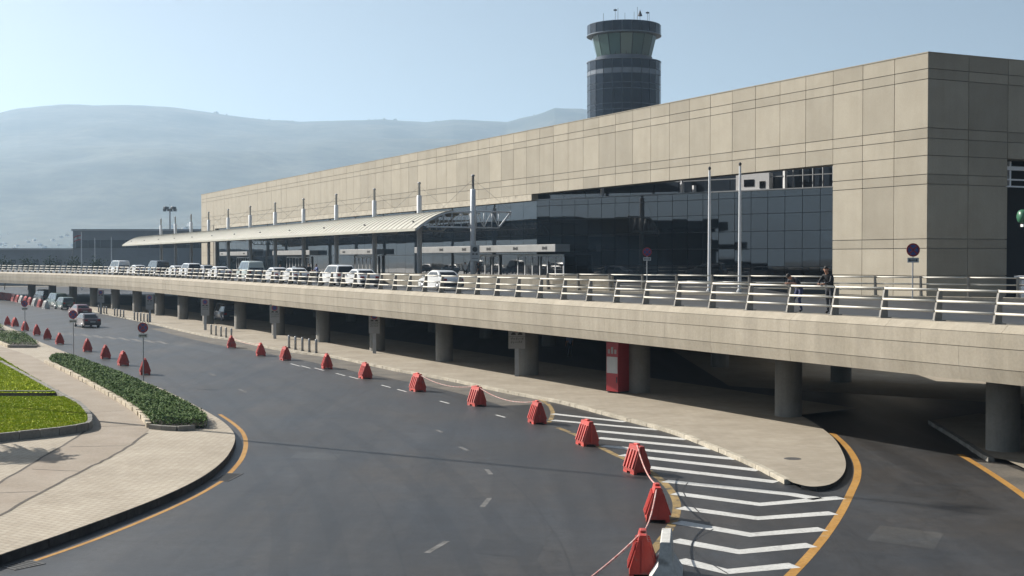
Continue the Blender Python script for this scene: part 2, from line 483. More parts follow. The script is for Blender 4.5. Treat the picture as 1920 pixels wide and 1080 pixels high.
def sheet(name, poly, z, mat, parent=None, kind=None):
    me = bpy.data.meshes.new(name)
    import bmesh
    bm = bmesh.new()
    vv = [bm.verts.new((p[0], p[1], z)) for p in poly]
    f = bm.faces.new(vv)
    bm.normal_update()
    if f.normal.z < 0: f.normal_flip()
    bmesh.ops.triangulate(bm, faces=bm.faces)
    bm.to_mesh(me); bm.free()
    o = link_mesh(name, me, mat, parent)
    if kind: o['kind'] = kind
    return o
def smooth_poly(pts, sub=4):
    """Catmull-Rom through a list of points"""
    out = []
    n = len(pts)
    for i in range(n - 1):
        p0, p1, p2, p3 = pts[max(i - 1, 0)], pts[i], pts[i + 1], pts[min(i + 2, n - 1)]
        for k in range(sub):
            t = k / sub
            out.append(0.5 * ((2 * p1) + (p2 - p0) * t + (2 * p0 - 5 * p1 + 4 * p2 - p3) * t * t + (3 * p1 - p0 - 3 * p2 + p3) * t ** 3))
    out.append(pts[-1])
    return out
def resample(pts, step):
    out = [pts[0].copy()]
    acc = 0.0
    for a, b in zip(pts[:-1], pts[1:]):
        L = (b - a).length
        while acc + L >= step:
            t = (step - acc) / L
            a = a.lerp(b, t)
            out.append(a.copy())
            L = (b - a).length
            acc = 0.0
        acc += L
    return out
def band(pts, width, z, side=0.0):
    """strip polygon mesh builder along pts"""
    L, R = [], []
    for i, p in enumerate(pts):
        t = (pts[min(i + 1, len(pts) - 1)] - pts[max(i - 1, 0)]); t.z = 0; t.normalize()
        nrm = Vector((-t.y, t.x, 0))
        L.append(p + nrm * (width / 2 + side)); R.append(p + nrm * (-width / 2 + side))
    m = MB()
    for i in range(len(pts) - 1):
        m.add([(R[i].x, R[i].y, z), (R[i + 1].x, R[i + 1].y, z), (L[i + 1].x, L[i + 1].y, z), (L[i].x, L[i].y, z)], [(0, 1, 2, 3)])
    return m
unit_box = MB().bevel_box(-0.5, 0.5, -0.5, 0.5, 0.0, 1.0, 0.04).mesh('stone')
_stone = {}
def stones(pts, mat, parent, step, width, h, z0=0.0, side=0.0, name='kerb_stone', jit=0.01):
    """a row of separate kerb stones along pts"""
    if mat.name not in _stone:
        me = unit_box.copy(); me.materials.append(mat); _stone[mat.name] = me
    me = _stone[mat.name]
    ps = resample(pts, step)
    for a, b in zip(ps[:-1], ps[1:]):
        d = b - a; L = math.hypot(d.x, d.y)
        nrm = Vector((-d.y / L, d.x / L, 0))
        c = (a + b) / 2 + nrm * (side + random.uniform(-jit, jit))
        o = bpy.data.objects.new(name, me)
        o.location = (c.x, c.y, z0)
        o.rotation_euler = (0, 0, math.atan2(d.y, d.x) + random.uniform(-jit, jit))
        o.scale = (L - 0.018, width, h + random.uniform(-jit, jit) * 0.8)
        o.parent = parent
        col.objects.link(o)
# ------------------------------------------------------------------ reference frames of the place
UD = vp_dir(-290)                                   # the elevated road runs this way
ND = Vector((-UD.y, UD.x, 0))                       # outwards, towards the lower road
D0 = G(1556, 591, 4.9)
TH_D = math.atan2(UD.y, UD.x)
DECK = 4.9
UF = vp_dir(-240)                                   # the terminal facade runs this way
NF = Vector((-UF.y, UF.x, 0))
TH_F = math.atan2(UF.y, UF.x)
CORNER = D(1738, HORIZON, 82.0); CORNER.z = 0
ROOF = D(1740, 98, 82.0).z
def deck_pt(s, out=0.0, z=DECK):
    p = D0 + UD * s + ND * (out + edge_bend(s)); return Vector((p.x, p.y, z))
def edge_bend(s):                                   # the far end swings outwards
    return 0.0 if s < 110 else 0.00135 * (s - 110) ** 2
def fac_pt(s, out=0.0, z=0.0):
    p = CORNER + UF * s + NF * out; return Vector((p.x, p.y, z))

# ------------------------------------------------------------------ ground and lower road
ground = sheet('ground', [(8000 * math.cos(a * math.pi / 32), 8000 * math.sin(a * math.pi / 32)) for a in range(64)], -0.02, M['earth'], kind='structure')
road = sheet('road', [(-160, -30), (70, -30), (75, 60), (60, 120), (-60, 330), (-160, 330)], 0.0, M['asphalt'], kind='structure')

def mark(name, pxs, width, mat, z=0.004, sub=4, side=0.0):
    pts = [G(*p) for p in pxs]
    pts = smooth_poly(pts, sub) if sub > 1 and len(pts) > 2 else pts
    return band(pts, width, z, side).build(name, mat, road)
# dirty strip in the gutter by the right pavement
gut = [(1036, 757), (960, 737), (840, 712), (740, 694), (640, 674), (560, 660), (440, 640), (330, 615)]
mark('gutter_dirt', gut, 2.6, M['dirt'], 0.0035, 3, 1.3)
# yellow edge lines
mark('yellow_line', [(52, 1056), (178, 1012), (296, 964), (370, 929), (418, 901)], 0.14, M['yellow_paint'])
mark('yellow_line', [(428, 890), (452, 862), (461, 834), (455, 811), (436, 793), (412, 777)], 0.17, M['yellow_paint'])
mark('yellow_line', [(952, 737), (1000, 745), (1026, 757), (1036, 772), (1033, 786), (1026, 795)], 0.2, M['yellow_worn'])
mark('yellow_line', [(1046, 802), (1090, 820), (1150, 851), (1205, 876), (1245, 905), (1266, 935), (1268, 962), (1256, 990), (1236, 1018), (1200, 1060)], 0.24, M['yellow_worn'])
mark('yellow_line', [(1560, 812), (1588, 838), (1606, 868), (1607, 895), (1596, 922), (1577, 960), (1547, 1005), (1505, 1055), (1450, 1110)], 0.24, M['yellow_paint'])
mark('yellow_line', [(1800, 852), (1840, 876), (1880, 902), (1920, 930), (1990, 985)], 0.24, M['yellow_paint'])
# hatched island stripes
hatch = [[(1036, 776), (1172, 791)], [(1036, 788), (1235, 806)], [(1117, 808), (1288, 824)], [(1121, 821), (1337, 842)], [(1130, 836), (1381, 861)],
         [(1165, 853), (1423, 882)], [(1215, 876), (1456, 904)], [(1246, 902), (1484, 927), (1535, 936)], [(1264, 925), (1425, 946), (1577, 933)],
         [(1275, 952), (1420, 972), (1563, 962)], [(1268, 979), (1407, 1003), (1543, 992)], [(1264, 1013), (1386, 1035), (1522, 1022)],
         [(1272, 1050), (1363, 1072), (1490, 1060)], [(1225, 1085), (1335, 1115), (1455, 1100)]]
for i, h in enumerate(hatch):
    o = mark('hatch_stripe', h, 0.40 if i < 2 else 0.50, M['white_paint'], 0.0045, 1)
# worn lane dashes
for a, b in (((800, 1037), (838, 1015)), ((904, 951), (918, 934)), ((912, 880), (921, 890)), ((862, 838), (877, 845)), ((448, 730), (462, 736)), ((392, 700), (404, 705)), ((818, 806), (829, 811))):
    mark('lane_dash', [a, b], 0.16, M['faded_paint'], 0.004, 1)
for i in range(9):                                   # dashed edge between the barriers
    a = [(545, 682), (565, 686), (590, 690), (630, 700), (655, 706), (715, 722), (745, 730), (825, 752), (930, 778)][i]
    mark('lane_dash', [a, (a[0] + 17, a[1] + 4.6)], 0.12, M['white_paint'], 0.004, 1)
for i in range(9):                                   # crossing bars
    x = 104 + i * 24
    mark('crossing_bar', [(x, 622 + i * 2.2), (x + 17, 627.5 + i * 2.2)], 0.45, M['faded_paint'], 0.004, 1)
for i in range(7):
    x = 60 + i * 17
    mark('crossing_bar', [(x, 604 + i * 0.4), (x + 10, 604.6 + i * 0.4)], 0.4, M['faded_paint'], 0.004, 1)
# tyre marks, paving seams and repair patches
for k, (w, px) in enumerate(((0.22, [(1010, 1080), (940, 990), (860, 900), (740, 810), (560, 725), (400, 664), (250, 618)]),
                             (0.22, [(890, 1080), (845, 1000), (780, 915), (670, 825), (505, 735), (360, 672), (220, 622)]),
                             (0.20, [(640, 1080), (625, 1000), (590, 920), (520, 830), (420, 745), (310, 680), (200, 628)]),
                             (0.20, [(520, 1080), (525, 1000), (505, 925), (455, 840), (375, 757), (280, 690), (180, 634)]))):
    mark('tyre_track', px, w * 2.2, M['patch'], 0.002, 6)
for px in ([(1075, 1080), (1040, 1000), (960, 905), (830, 812), (640, 728), (470, 668), (330, 628)], [(760, 1080), (730, 985), (670, 895), (560, 800), (430, 722), (300, 660)]):
    mark('paving_seam', px, 0.05, M['patch'], 0.003, 6)
for poly in ([(620, 770), (720, 778), (705, 792), (600, 783)], [(905, 1010), (1020, 1022), (1005, 1050), (880, 1036)], [(1690, 905), (1800, 918), (1790, 940), (1672, 926)], [(480, 905), (560, 912), (545, 930), (462, 922)]):
    sheet('asphalt_patch', [tuple(G(x, y)[:2]) for x, y in poly], 0.0028, M['patch'], road)
for poly in ([(560, 846), (640, 852), (628, 864), (545, 858)], [(330, 640), (420, 655), (410, 662), (318, 646)], [(1650, 985), (1770, 1000), (1752, 1030), (1625, 1013)]):
    sheet('asphalt_patch', [tuple(G(x, y)[:2]) for x, y in poly], 0.0028, M['patch_b'], road)
# a wire lying over the hatching
for w in ([(1290, 905), (1281, 917), (1285, 930), (1300, 950), (1330, 978)], [(1338, 992), (1310, 1008), (1298, 1020), (1304, 1035), (1330, 1055), (1365, 1076)]):
    mark('tar_crack', w, 0.04, M['patch'], 0.0055, 5)

# drains in the gutter
def drain(pts, label):
    p = G(*pts[0]); q = G(*pts[1]); d = q - p
    r = tag(empty('drain_grate', ((p + q) / 2), math.atan2(d.y, d.x)), label, 'drain')
    L = d.length
    fr = MB()
    fr.box(-L / 2, L / 2, -0.30, -0.26, 0.0, 0.014); fr.box(-L / 2, L / 2, 0.26, 0.30, 0.0, 0.014)
    fr.box(-L / 2, -L / 2 + 0.04, -0.26, 0.26, 0.0, 0.014); fr.box(L / 2 - 0.04, L / 2, -0.26, 0.26, 0.0, 0.014)
    fr.build('frame', M['iron'], r)
    MB().box(-L / 2 + 0.04, L / 2 - 0.04, -0.26, 0.26, 0.001, 0.005).build('pit', M['dark_void'], r)
    n = int(L / 0.11)
    for i in range(n):
        x = -L / 2 + 0.06 + i * (L - 0.12) / max(1, n - 1)
        MB().box(x - 0.022, x + 0.022, -0.26, 0.26, 0.006, 0.013).build('bar', M['iron'], r)
drain([(14, 1066), (72, 1054)], 'slotted iron drain grate at the kerb with a yellow line starting beside it')
drain([(412, 902), (440, 888)], 'slotted iron drain grate breaking the yellow line on the kerb bend')

# ------------------------------------------------------------------ left traffic island
KH = 0.24
edge_px = [(-260, 1135), (-110, 1080), (0, 1040), (118, 1000), (237, 957), (326, 921), (385, 890), (421, 861), (438, 834), (440, 816), (430, 801), (409, 784), (370, 762), (325, 739), (287, 722), (230, 700), (182, 682), (135, 665), (75, 641), (57, 632), (25, 617), (-10, 604), (-80, 585), (-200, 568)]
edge = smooth_poly([G(x, y, KH) for x, y in edge_px], 5)
pave = sheet('pavement', [(p.x, p.y) for p in edge] + [(-75, 130), (-70, 60), (-40, 20)], KH, M['pavers'], kind='structure')
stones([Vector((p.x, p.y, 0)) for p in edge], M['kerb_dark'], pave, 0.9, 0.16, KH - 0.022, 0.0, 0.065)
# pinkish concrete path between lawn and hedge, with its dirty expansion joints
pl = [(0, 905), (80, 858), (165, 805), (178, 793), (172, 782), (150, 760), (112, 738), (60, 706), (0, 672), (-60, 640)]
pr = [(0, 966), (140, 890), (220, 850), (278, 808), (280, 800), (256, 773), (198, 738), (134, 703), (84, 680), (60, 668), (20, 655), (-60, 632)]
sheet('path', [tuple(G(x, y, KH)[:2]) for x, y in pl] + [tuple(G(x, y, KH)[:2]) for x, y in reversed(pr)] + [tuple(G(-120, 1030, KH)[:2]), tuple(G(-120, 975, KH)[:2])], KH + 0.004, M['path'], kind='structure')
for line in ([(-60, 940), (0, 905), (80, 858), (165, 806)], [(-60, 996), (0, 966), (140, 890), (220, 850), (276, 812)]):
    pts = smooth_poly([G(x, y, KH) for x, y in line], 8)
    for p in pts: p.x += random.uniform(-0.04, 0.04)
    band(pts, 0.10, KH + 0.008).build('joint_dirt', M['joint'], pave)
for a, b in (((190, 735), (226, 752)), ((150, 715), (182, 728)), ((232, 770), (166, 774)), ((258, 798), (184, 800)), ((130, 838), (238, 836)), ((60, 880), (150, 884)), ((-20, 925), (70, 922))):
    band([G(a[0], a[1], KH), G(b[0], b[1], KH)], 0.04, KH + 0.009).build('joint_dirt', M['joint'], pave)

# lawns with stone kerbs
def lawn(px, label, kerb_px, h, n):
    z = KH + h
    pts = [G(x, y, z) for x, y in px]
    base = sheet('lawn', [(p.x, p.y) for p in pts], z - 0.04, M['lawn_soil'], kind='structure')
    kp = smooth_poly([G(x, y, z) for x, y in kerb_px], 4)
    stones([Vector((p.x, p.y, 0)) for p in kp], M['kerb_grey'], base, 0.8, 0.18, h + 0.02, KH, 0.0)
    # skirt below lawn
    # grass blades
    import bmesh
    xs = [p.x for p in pts]; ys = [p.y for p in pts]
    def inside(x, y):
        c = False; j = len(pts) - 1
        for i in range(len(pts)):
            if (pts[i].y > y) != (pts[j].y > y) and x < (pts[j].x - pts[i].x) * (y - pts[i].y) / (pts[j].y - pts[i].y) + pts[i].x: c = not c
            j = i
        return c
    m = MB(); k = 0
    while k < n:
        x, y = random.uniform(max(min(xs), -40), max(xs)), random.uniform(min(ys), max(ys))
        if not inside(x, y): continue
        a = random.uniform(0, 6.28); w = random.uniform(0.02, 0.045); hh = random.uniform(0.03, 0.065)
        dx, dy = math.cos(a) * w, math.sin(a) * w
        lx, ly = random.uniform(-0.05, 0.05), random.uniform(-0.05, 0.05)
        m.v += [(x - dx, y - dy, z - 0.04), (x + dx, y + dy, z - 0.04), (x + lx, y + ly, z - 0.04 + hh)]
        m.f.append((len(m.v) - 3, len(m.v) - 2, len(m.v) - 1)); k += 1
    me = bpy.data.meshes.new('grass'); me.from_pydata(m.v, [], m.f)
    g = link_mesh('grass', me, M['grass'])
    tag(g, label, 'grass', kind='stuff')
lawn([(-160, 672), (0, 668), (55, 701), (108, 731), (104, 735), (-160, 735)], 'short bright green grass of the strip behind the grey stone kerb', [(-160, 734), (0, 733), (60, 733), (100, 733), (109, 731)], 0.30, 26000)
lawn([(-160, 743), (-60, 742), (60, 742), (124, 742), (150, 756), (166, 774), (168, 788), (160, 794), (100, 803), (0, 813), (-160, 832)], 'short bright green grass of the lawn with the rounded kerb corner', [(-160, 832), (-60, 820), (0, 813), (100, 803), (160, 794), (169, 786), (166, 774), (150, 756), (124, 742), (60, 708), (0, 676)], 0.30, 40000)

# hedge beds
def hedge(px, label, stone_px, hh, n, near=None):
    pts = [G(x, y, KH) for x, y in px]
    c = sum(pts, Vector()) / len(pts)
    root = tag(empty('hedge', (c.x, c.y, KH)), label, 'hedge')
    loc = [p - c for p in pts]
    sheet('soil', [(p.x, p.y) for p in loc], 0.10, M['joint'], root)
    xs = [p.x for p in loc]; ys = [p.y for p in loc]
    def inside(x, y):
        ins = False; j = len(loc) - 1
        for i in range(len(loc)):
            if (loc[i].y > y) != (loc[j].y > y) and x < (loc[j].x - loc[i].x) * (y - loc[i].y) / (loc[j].y - loc[i].y) + loc[i].x: ins = not ins
            j = i
        return ins
    from mathutils import noise as mn
    m = MB(); k = 0
    while k < n:
        x, y = random.uniform(min(xs) - 0.08, max(xs) + 0.08), random.uniform(min(ys) - 0.08, max(ys) + 0.08)
        if not inside(x, y): continue
        e = 0.25
        edge_in = all(inside(x + dx, y + dy) for dx, dy in ((e, 0), (-e, 0), (0, e), (0, -e)))
        clump = mn.noise(Vector((x * 0.9, y * 0.9, 3.1))) * 0.5 + mn.noise(Vector((x * 2.6, y * 2.6, 1.1))) * 0.35
        top = hh * (0.86 + 0.30 * clump) * (1.0 if edge_in else 0.8)
        z = top * (1 - (random.random() ** 2.4) * (0.7 if edge_in else 1.0))
        a = random.uniform(0, 6.28); w = random.uniform(0.03, 0.07); t = random.uniform(-0.9, 0.9)
        dx, dy = math.cos(a) * w, math.sin(a) * w
        ex, ey, ez = -math.sin(a) * math.cos(t) * w * 1.5, math.cos(a) * math.cos(t) * w * 1.5, math.sin(t) * w * 1.5
        q = len(m.v)
        m.v += [(x - dx * .6, y - dy * .6, z), (x + ex - dx * .2, y + ey, z + ez), (x + dx * .6, y + dy * .6, z), (x - ex * .7, y - ey * .7, z - ez * .7)]
        m.f.append((q, q + 1, q + 2, q + 3)); k += 1
    me = bpy.data.meshes.new('foliage'); me.from_pydata(m.v, [], m.f)
    fo = link_mesh('foliage', me, M['hedge'], root); fo['kind'] = 'stuff'
    for s_px, mat, st in stone_px:
        sp = smooth_poly([G(x, y, KH) - c for x, y in s_px], 4)
        for q in sp: q.z = 0
        stones(sp, mat, root, st, 0.20, 0.20, 0.0, 0.0, jit=0.025)
hedge([(92, 681), (135, 702), (198, 737), (256, 772), (284, 803), (335, 806), (388, 803), (388, 790), (360, 772), (312, 747), (262, 724), (215, 704), (170, 687), (135, 674), (98, 673)],
      'long low green hedge bed with cream kerb stones along the pinkish path', [([(86, 680), (134, 703), (198, 738), (256, 773), (282, 804)], M['kerb_cream'], 0.62), ([(282, 804), (335, 808), (390, 804)], M['kerb_grey'], 0.7)], 0.52, 42000)
hedge([(-70, 633), (0, 628), (45, 629), (74, 650), (18, 651), (-10, 641), (-70, 634)], 'small hedge bed with a clipped front next to the far lawn edge',
      [([(-60, 624), (-10, 640), (18, 652)], M['kerb_cream'], 0.7), ([(18, 652), (74, 652)], M['kerb_grey'], 0.7)], 0.5, 9000)
hedge([(-60, 616), (0, 613), (8, 620), (-60, 622)], 'far hedge tuft at the pavement edge behind the small bed', [], 0.6, 2500)

# ------------------------------------------------------------------ right pavement below the elevated road
isl_px = [(-40, 541), (120, 572), (200, 588), (278, 604), (385, 628), (440, 636), (525, 654), (600, 664), (640, 670), (740, 691), (840, 709), (950, 732), (1050, 751), (1160, 779), (1260, 806), (1340, 836), (1420, 870), (1487, 905)]
isl_front = [G(x, y, 0.15) for x, y in isl_px]
tip_px = [(1487, 905), (1520, 912), (1556, 908), (1578, 893), (1586, 872), (1580, 848), (1562, 820), (1530, 795), (1500, 778)]
tip = [G(x, y, 0.15) for x, y in tip_px]
back = []
for s in (8, 30, 60, 100, 150, 210):
    back.append(deck_pt(s, -8.5, 0.15))
front_s = smooth_poly(isl_front, 4); tip_s = smooth_poly(tip, 4)
pav2 = sheet('pavement', [(p.x, p.y) for p in front_s] + [(p.x, p.y) for p in tip_s[1:]] + [(p.x, p.y) for p in back], 0.15, M['pavers_b'], kind='structure')
flat = lambda L: [Vector((p.x, p.y, 0)) for p in L]
stones(flat(front_s), M['kerb_pale'], pav2, 0.75, 0.20, 0.157, 0.0, 0.0)
stones(flat(tip_s[:3]), M['kerb_pale'], pav2, 0.5, 0.20, 0.157, 0.0, 0.0)
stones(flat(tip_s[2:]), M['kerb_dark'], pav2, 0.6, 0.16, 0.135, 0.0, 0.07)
MB().lathe([(0.30, 0), (0.28, 0.008)], 20, tuple(G(1486, 860, 0.15))).build('manhole_cover', M['iron'], pav2)
# far right pavement wedge and its kerb under the columns
wed = [G(x, y, 0.0) for x, y in ((1745, 795), (1800, 828), (1856, 866))]
pav3 = sheet('pavement', [tuple(p[:2]) for p in [wed[0], wed[1], wed[2], G(1886, 870), G(1960, 905), G(2040, 905), deck_pt(-22, -10), deck_pt(4, -12)]], 0.15, M['pavers_b'], kind='structure')
stones(wed + [G(1886, 870)], M['kerb_grey'], pav3, 0.7, 0.22, 0.157, 0.0, 0.0)
sheet('verge', [tuple(G(x, y)[:2]) for x, y in ((1830, 866), (1886, 872), (2000, 915), (2060, 1010), (1920, 925))], 0.0035, M['dirt'], road)

# pale concrete service yard in the open gap between elevated road and pier
sheet('service_yard', [tuple(p[:2]) for p in (Vector((12, 72, 0)), Vector((40, 52, 0)), Vector((60, 70, 0)), fac_pt(-1, -3), fac_pt(-1, 0.5), fac_pt(12, 0.5), fac_pt(30, 0.5))], 0.0045, M['pavers_b'], kind='structure')
# ------------------------------------------------------------------ elevated road
via = tag(empty('elevated_road', (D0.x, D0.y, 0), TH_D), 'long elevated concrete road on round columns passing in front of the terminal', 'viaduct')
# fascia: three rows of panels below a sloping coping
PROF = [((0.0, 0.0), (0.30, -0.25)), ((0.32, -0.265), (0.34, -0.73)), ((0.34, -0.75), (0.33, -1.39)), ((0.33, -1.41), (0.25, -1.85))]
NAMES = ['coping', 'fascia_panel', 'fascia_panel', 'fascia_panel']
STEP = 1.73
pan = {}
for r, ((y0, z0), (y1, z1)) in enumerate(PROF):
    m = MB()
    L = STEP - 0.002
    inn = 0.25
    m.hexa([(0.001, y1 - inn, z1), (L, y1 - inn, z1), (L, y1, z1), (0.001, y1, z1), (0.001, y0 - inn, z0), (L, y0 - inn, z0), (L, y0, z0), (0.001, y0, z0)])
    me = m.mesh(NAMES[r]); me.materials.append(M['fascia']); pan[r] = me
s = -24.0
while s < 112:
    for r in range(4):
        if r == 0 and int(round((s + 24) / STEP)) % 3: continue
        if r == 0:
            if 'c3' not in pan:
                m = MB(); (y0, z0), (y1, z1) = PROF[0]; L = STEP * 3 - 0.008
                m.hexa([(0.004, y1 - .3, z1), (L, y1 - .3, z1), (L, y1, z1), (0.004, y1, z1), (0.004, y0 - .8, z0), (L, y0 - .8, z0), (L, y0, z0), (0.004, y0, z0)])
                pan['c3'] = m.mesh('coping'); pan['c3'].materials.append(M['fascia'])
            link_mesh('coping', pan['c3'], None, via, (s, 0, DECK))
        else:
            link_mesh('fascia_panel', pan[r], None, via, (s, random.uniform(-0.003, 0.003), DECK))
    s += STEP
s_far = s
# beyond: one continuous run that bends outwards
m = MB()
for r, ((y0, z0), (y1, z1)) in enumerate(PROF):
    rings = []
    for k in range(0, 45):
        ss = s_far + k * 3.6
        b = edge_bend(ss)
        inn = 0.8 if r == 0 else 0.25
        rings.append([(ss, b + y1 - inn, DECK + z1), (ss, b + y1, DECK + z1), (ss, b + y0, DECK + z0), (ss, b + y0 - inn, DECK + z0)])
    m.loft(rings)
fo = m.build('far_fascia', M['fascia'], via); fo['kind'] = 'stuff'
# slab: from the near edge back to the terminal, with the gap at the right end
GL0 = fac_pt(54.5, -0.4); GL1 = D(1572, HORIZON, 107.0); GL1.z = 0      # angled glass wall ends
near = [deck_pt(k, -0.45) for k in (-34, -10, 60, 110, 130, 150, 170, 190, 210, 230, 250)]
far = [fac_pt(215, 20), fac_pt(203, -0.2), fac_pt(54.5, -0.2), (GL0 * 0.3 + GL1 * 0.7)]
rail_px = [(1040, 515), (1440, 520), (1920, 524), (2100, 526)]
RAILP = [Vector((D(px, HORIZON, 1.08 * F_PX / (py - HORIZON)).x, 1.08 * F_PX / (py - HORIZON), DECK)) for px, py in rail_px]
RAILP = [Vector((2.6, 89.5, DECK)), Vector((15.6, 78.6, DECK)), Vector((28.6, 69.8, DECK)), Vector((44, 61, DECK))]
far += [RAILP[1] + Vector((2.2, 0.2, 0)), RAILP[2] + Vector((0.4, 0.6, 0)), RAILP[3] + Vector((0.4, 0.6, 0))]
loop = near + far
R_inv = Matrix.Rotation(-TH_D, 4, 'Z')
def to_deck(p):
    return R_inv @ Vector((p.x - D0.x, p.y - D0.y, 0))
lp = [to_deck(p) for p in loop]
sl = MB(); sl.prism([(p.x, p.y) for p in lp], 3.25, DECK - 0.13); sl.build('slab', M['soffit'], via)
sheet('carriageway', [(p.x, p.y) for p in lp], DECK - 0.125, M['deck_asphalt'], via)
# pavement strip along the terminal and round the forecourt
def strip_poly(pts, z0, z1, name, mat):
    q = [to_deck(p) for p in pts]
    return MB().prism([(p.x, p.y) for p in q], z0, z1).build(name, mat, via)
strip_poly([fac_pt(203, 11.5), fac_pt(40, 11.5), fac_pt(54.5, -0.1), fac_pt(203, -0.1)], DECK - 0.12, DECK + 0.03, 'terminal_pavement', M['pavers_b'])
kr = [p.copy() for p in RAILP]
inw = Vector((-0.56, -0.83, 0))
strip_poly([kr[0] + inw * 0.9, kr[1] + inw * 0.9, kr[2] + inw * 0.9, kr[3] + inw * 0.9, kr[3] - inw * 0.3, kr[2] - inw * 0.3, kr[1] - inw * 0.3, kr[0] - inw * 0.3], DECK - 0.12, DECK + 0.02, 'rail_kerb', M['fascia'])
# columns, two rows
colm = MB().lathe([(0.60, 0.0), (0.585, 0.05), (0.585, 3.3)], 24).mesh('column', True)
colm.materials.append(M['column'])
c0 = to_deck(G(1478, 786)); SP = 11.62
for k in range(-2, 17):
    x = c0.x + k * SP
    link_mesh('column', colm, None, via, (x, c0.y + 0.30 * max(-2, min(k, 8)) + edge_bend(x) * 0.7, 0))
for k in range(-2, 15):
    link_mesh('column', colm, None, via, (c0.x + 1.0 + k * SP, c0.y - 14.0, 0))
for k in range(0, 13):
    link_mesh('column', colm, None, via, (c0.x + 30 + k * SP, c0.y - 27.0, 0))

# ------------------------------------------------------------------ railings
def railing(root, pts, top_lean, post_w=0.34, far=False):
    """pts: post positions (root frame); inclined tapering plates carrying three tubes"""
    pm = MB()
    t = 0.042
    h = 1.12
    for y0, y1, z0, z1 in ((-0.02, -0.32, 0, h),):
        pm.hexa([(-t, -0.34, 0), (t, -0.34, 0), (t, 0.02, 0), (-t, 0.02, 0), (-t, -0.36, h), (t, -0.36, h), (t, -0.22, h), (-t, -0.22, h)])
    pm.box(-0.12, 0.12, -0.44, 0.06, 0.0, 0.03)
    pme = pm.mesh('post'); pme.materials.append(M['post'])
    for i, p in enumerate(pts):
        q = pts[min(i + 1, len(pts) - 1)] - pts[max(i - 1, 0)]
        ang = math.atan2(q.y, q.x)
        link_mesh('post', pme, None, root, (p.x, p.y, p.z), ang)
    for i in range(len(pts) - 1):
        a, b = pts[i], pts[i + 1]
        d = b - a; L = d.length; ang = math.atan2(d.y, d.x)
        key = round(L, 2)
        for z, yy in ((1.06, -0.20), (0.68, -0.12), (0.34, -0.05)):
            if (key, z) not in _railm:
                rm = MB(); rm.tube([(0.045, 0, 0), (L - 0.045, 0, 0)], 0.041, 8)
                me = rm.mesh('rail', True); me.materials.append(M['rail']); _railm[(key, z)] = me
            link_mesh('rail', _railm[(key, z)], None, root, (a.x + math.sin(ang) * -yy, a.y + math.cos(ang) * yy, a.z + z), ang)
_railm = {}
r1 = tag(empty('bridge_railing', (D0.x, D0.y, DECK), TH_D), 'cream three-tube railing with slanted posts on the outer edge of elevated road', 'railing')
pts = []
s = -20.8
while s < 225:
    pts.append(Vector((s, edge_bend(s) - 0.05, 0))); s += 2.6
railing(r1, pts, 0.2)
r2 = tag(empty('bridge_railing', (RAILP[0].x, RAILP[0].y, DECK + 0.02)), 'inner railing on the forecourt side in front of the dark glass wall', 'railing')
ps = resample([Vector((p.x - RAILP[0].x, p.y - RAILP[0].y, 0)) for p in RAILP], 2.6)
ps = [p for p in ps]
railing(r2, [Vector((p.x, p.y, 0)) for p in ps], 0.2)
# solid parapet stretch where the inner railing begins
pa = [Vector((-10.6, 105.0, 0)), Vector((RAILP[0].x, RAILP[0].y, 0)), Vector((RAILP[0].x, RAILP[0].y, 0)) + (RAILP[1] - RAILP[0]).normalized() * 5.0]
m = MB()
q = band(pa, 0.3, 0)
L = []; R = []
for i, p in enumerate(pa):
    t = (pa[min(i + 1, 2)] - pa[max(i - 1, 0)]); t.z = 0; t.normalize(); n_ = Vector((-t.y, t.x, 0))
    L.append(p + n_ * 0.5); R.append(p + n_ * 0.25)
m.loft([[(R[i].x, R[i].y, DECK), (L[i].x, L[i].y, DECK), (L[i].x, L[i].y, DECK + 0.98), (R[i].x, R[i].y, DECK + 0.98)] for i in range(3)])
tag(m.build('parapet', M['fascia']), 'low solid concrete parapet behind the railing beside the tall mast', 'parapet')

# ------------------------------------------------------------------ terminal building
ter = tag(empty('terminal_building', (CORNER.x, CORNER.y, 0), TH_F), 'long terminal clad in beige concrete panels above a dark glass wall', 'building')
LEN, PW = 201.0, 2.93
rows_top = [0.0, 1.0, 1.64, 4.70, 5.35, 6.42]
rows_pier = [6.42, 7.6, 8.22, 11.65, 12.25, 14.0, ROOF - DECK + 0.3]
G_ = 0.022
_pm = {}
def panel(x0, x1, z0, z1, face='front', name='facade_panel'):
    w, h = round(x1 - x0, 3), round(z1 - z0, 3)
    key = (w, h, face)
    if key not in _pm:
        mb = MB()
        if face == 'front':
            mb.box(G_, w - G_, -0.12, 0.0, G_, h - G_)
        else:
            mb.box(0.0, 0.12, -(w - G_), -G_, G_, h - G_)
        me = mb.mesh(name); me.materials.append(M['panel']); _pm[key] = me
    loc = (x0, random.uniform(-0.006, 0.006), z0) if face == 'front' else (random.uniform(-0.006, 0.006), -x0, z0)
    return link_mesh(name, _pm[key], None, ter, loc)
ncol = 34
xs = [0.0] + [3.0 * (i) for i in (1, 2, 3)] + [9.0 + PW * i for i in range(1, ncol)]
for i in range(len(xs) - 1):
    for a, b in zip(rows_top[:-1], rows_top[1:]):
        panel(xs[i], xs[i + 1], ROOF - b, ROOF - a)
    if i < 3:
        for a, b in zip(rows_pier[:-1], rows_pier[1:]):
            panel(xs[i], xs[i + 1], ROOF - b, ROOF - a)
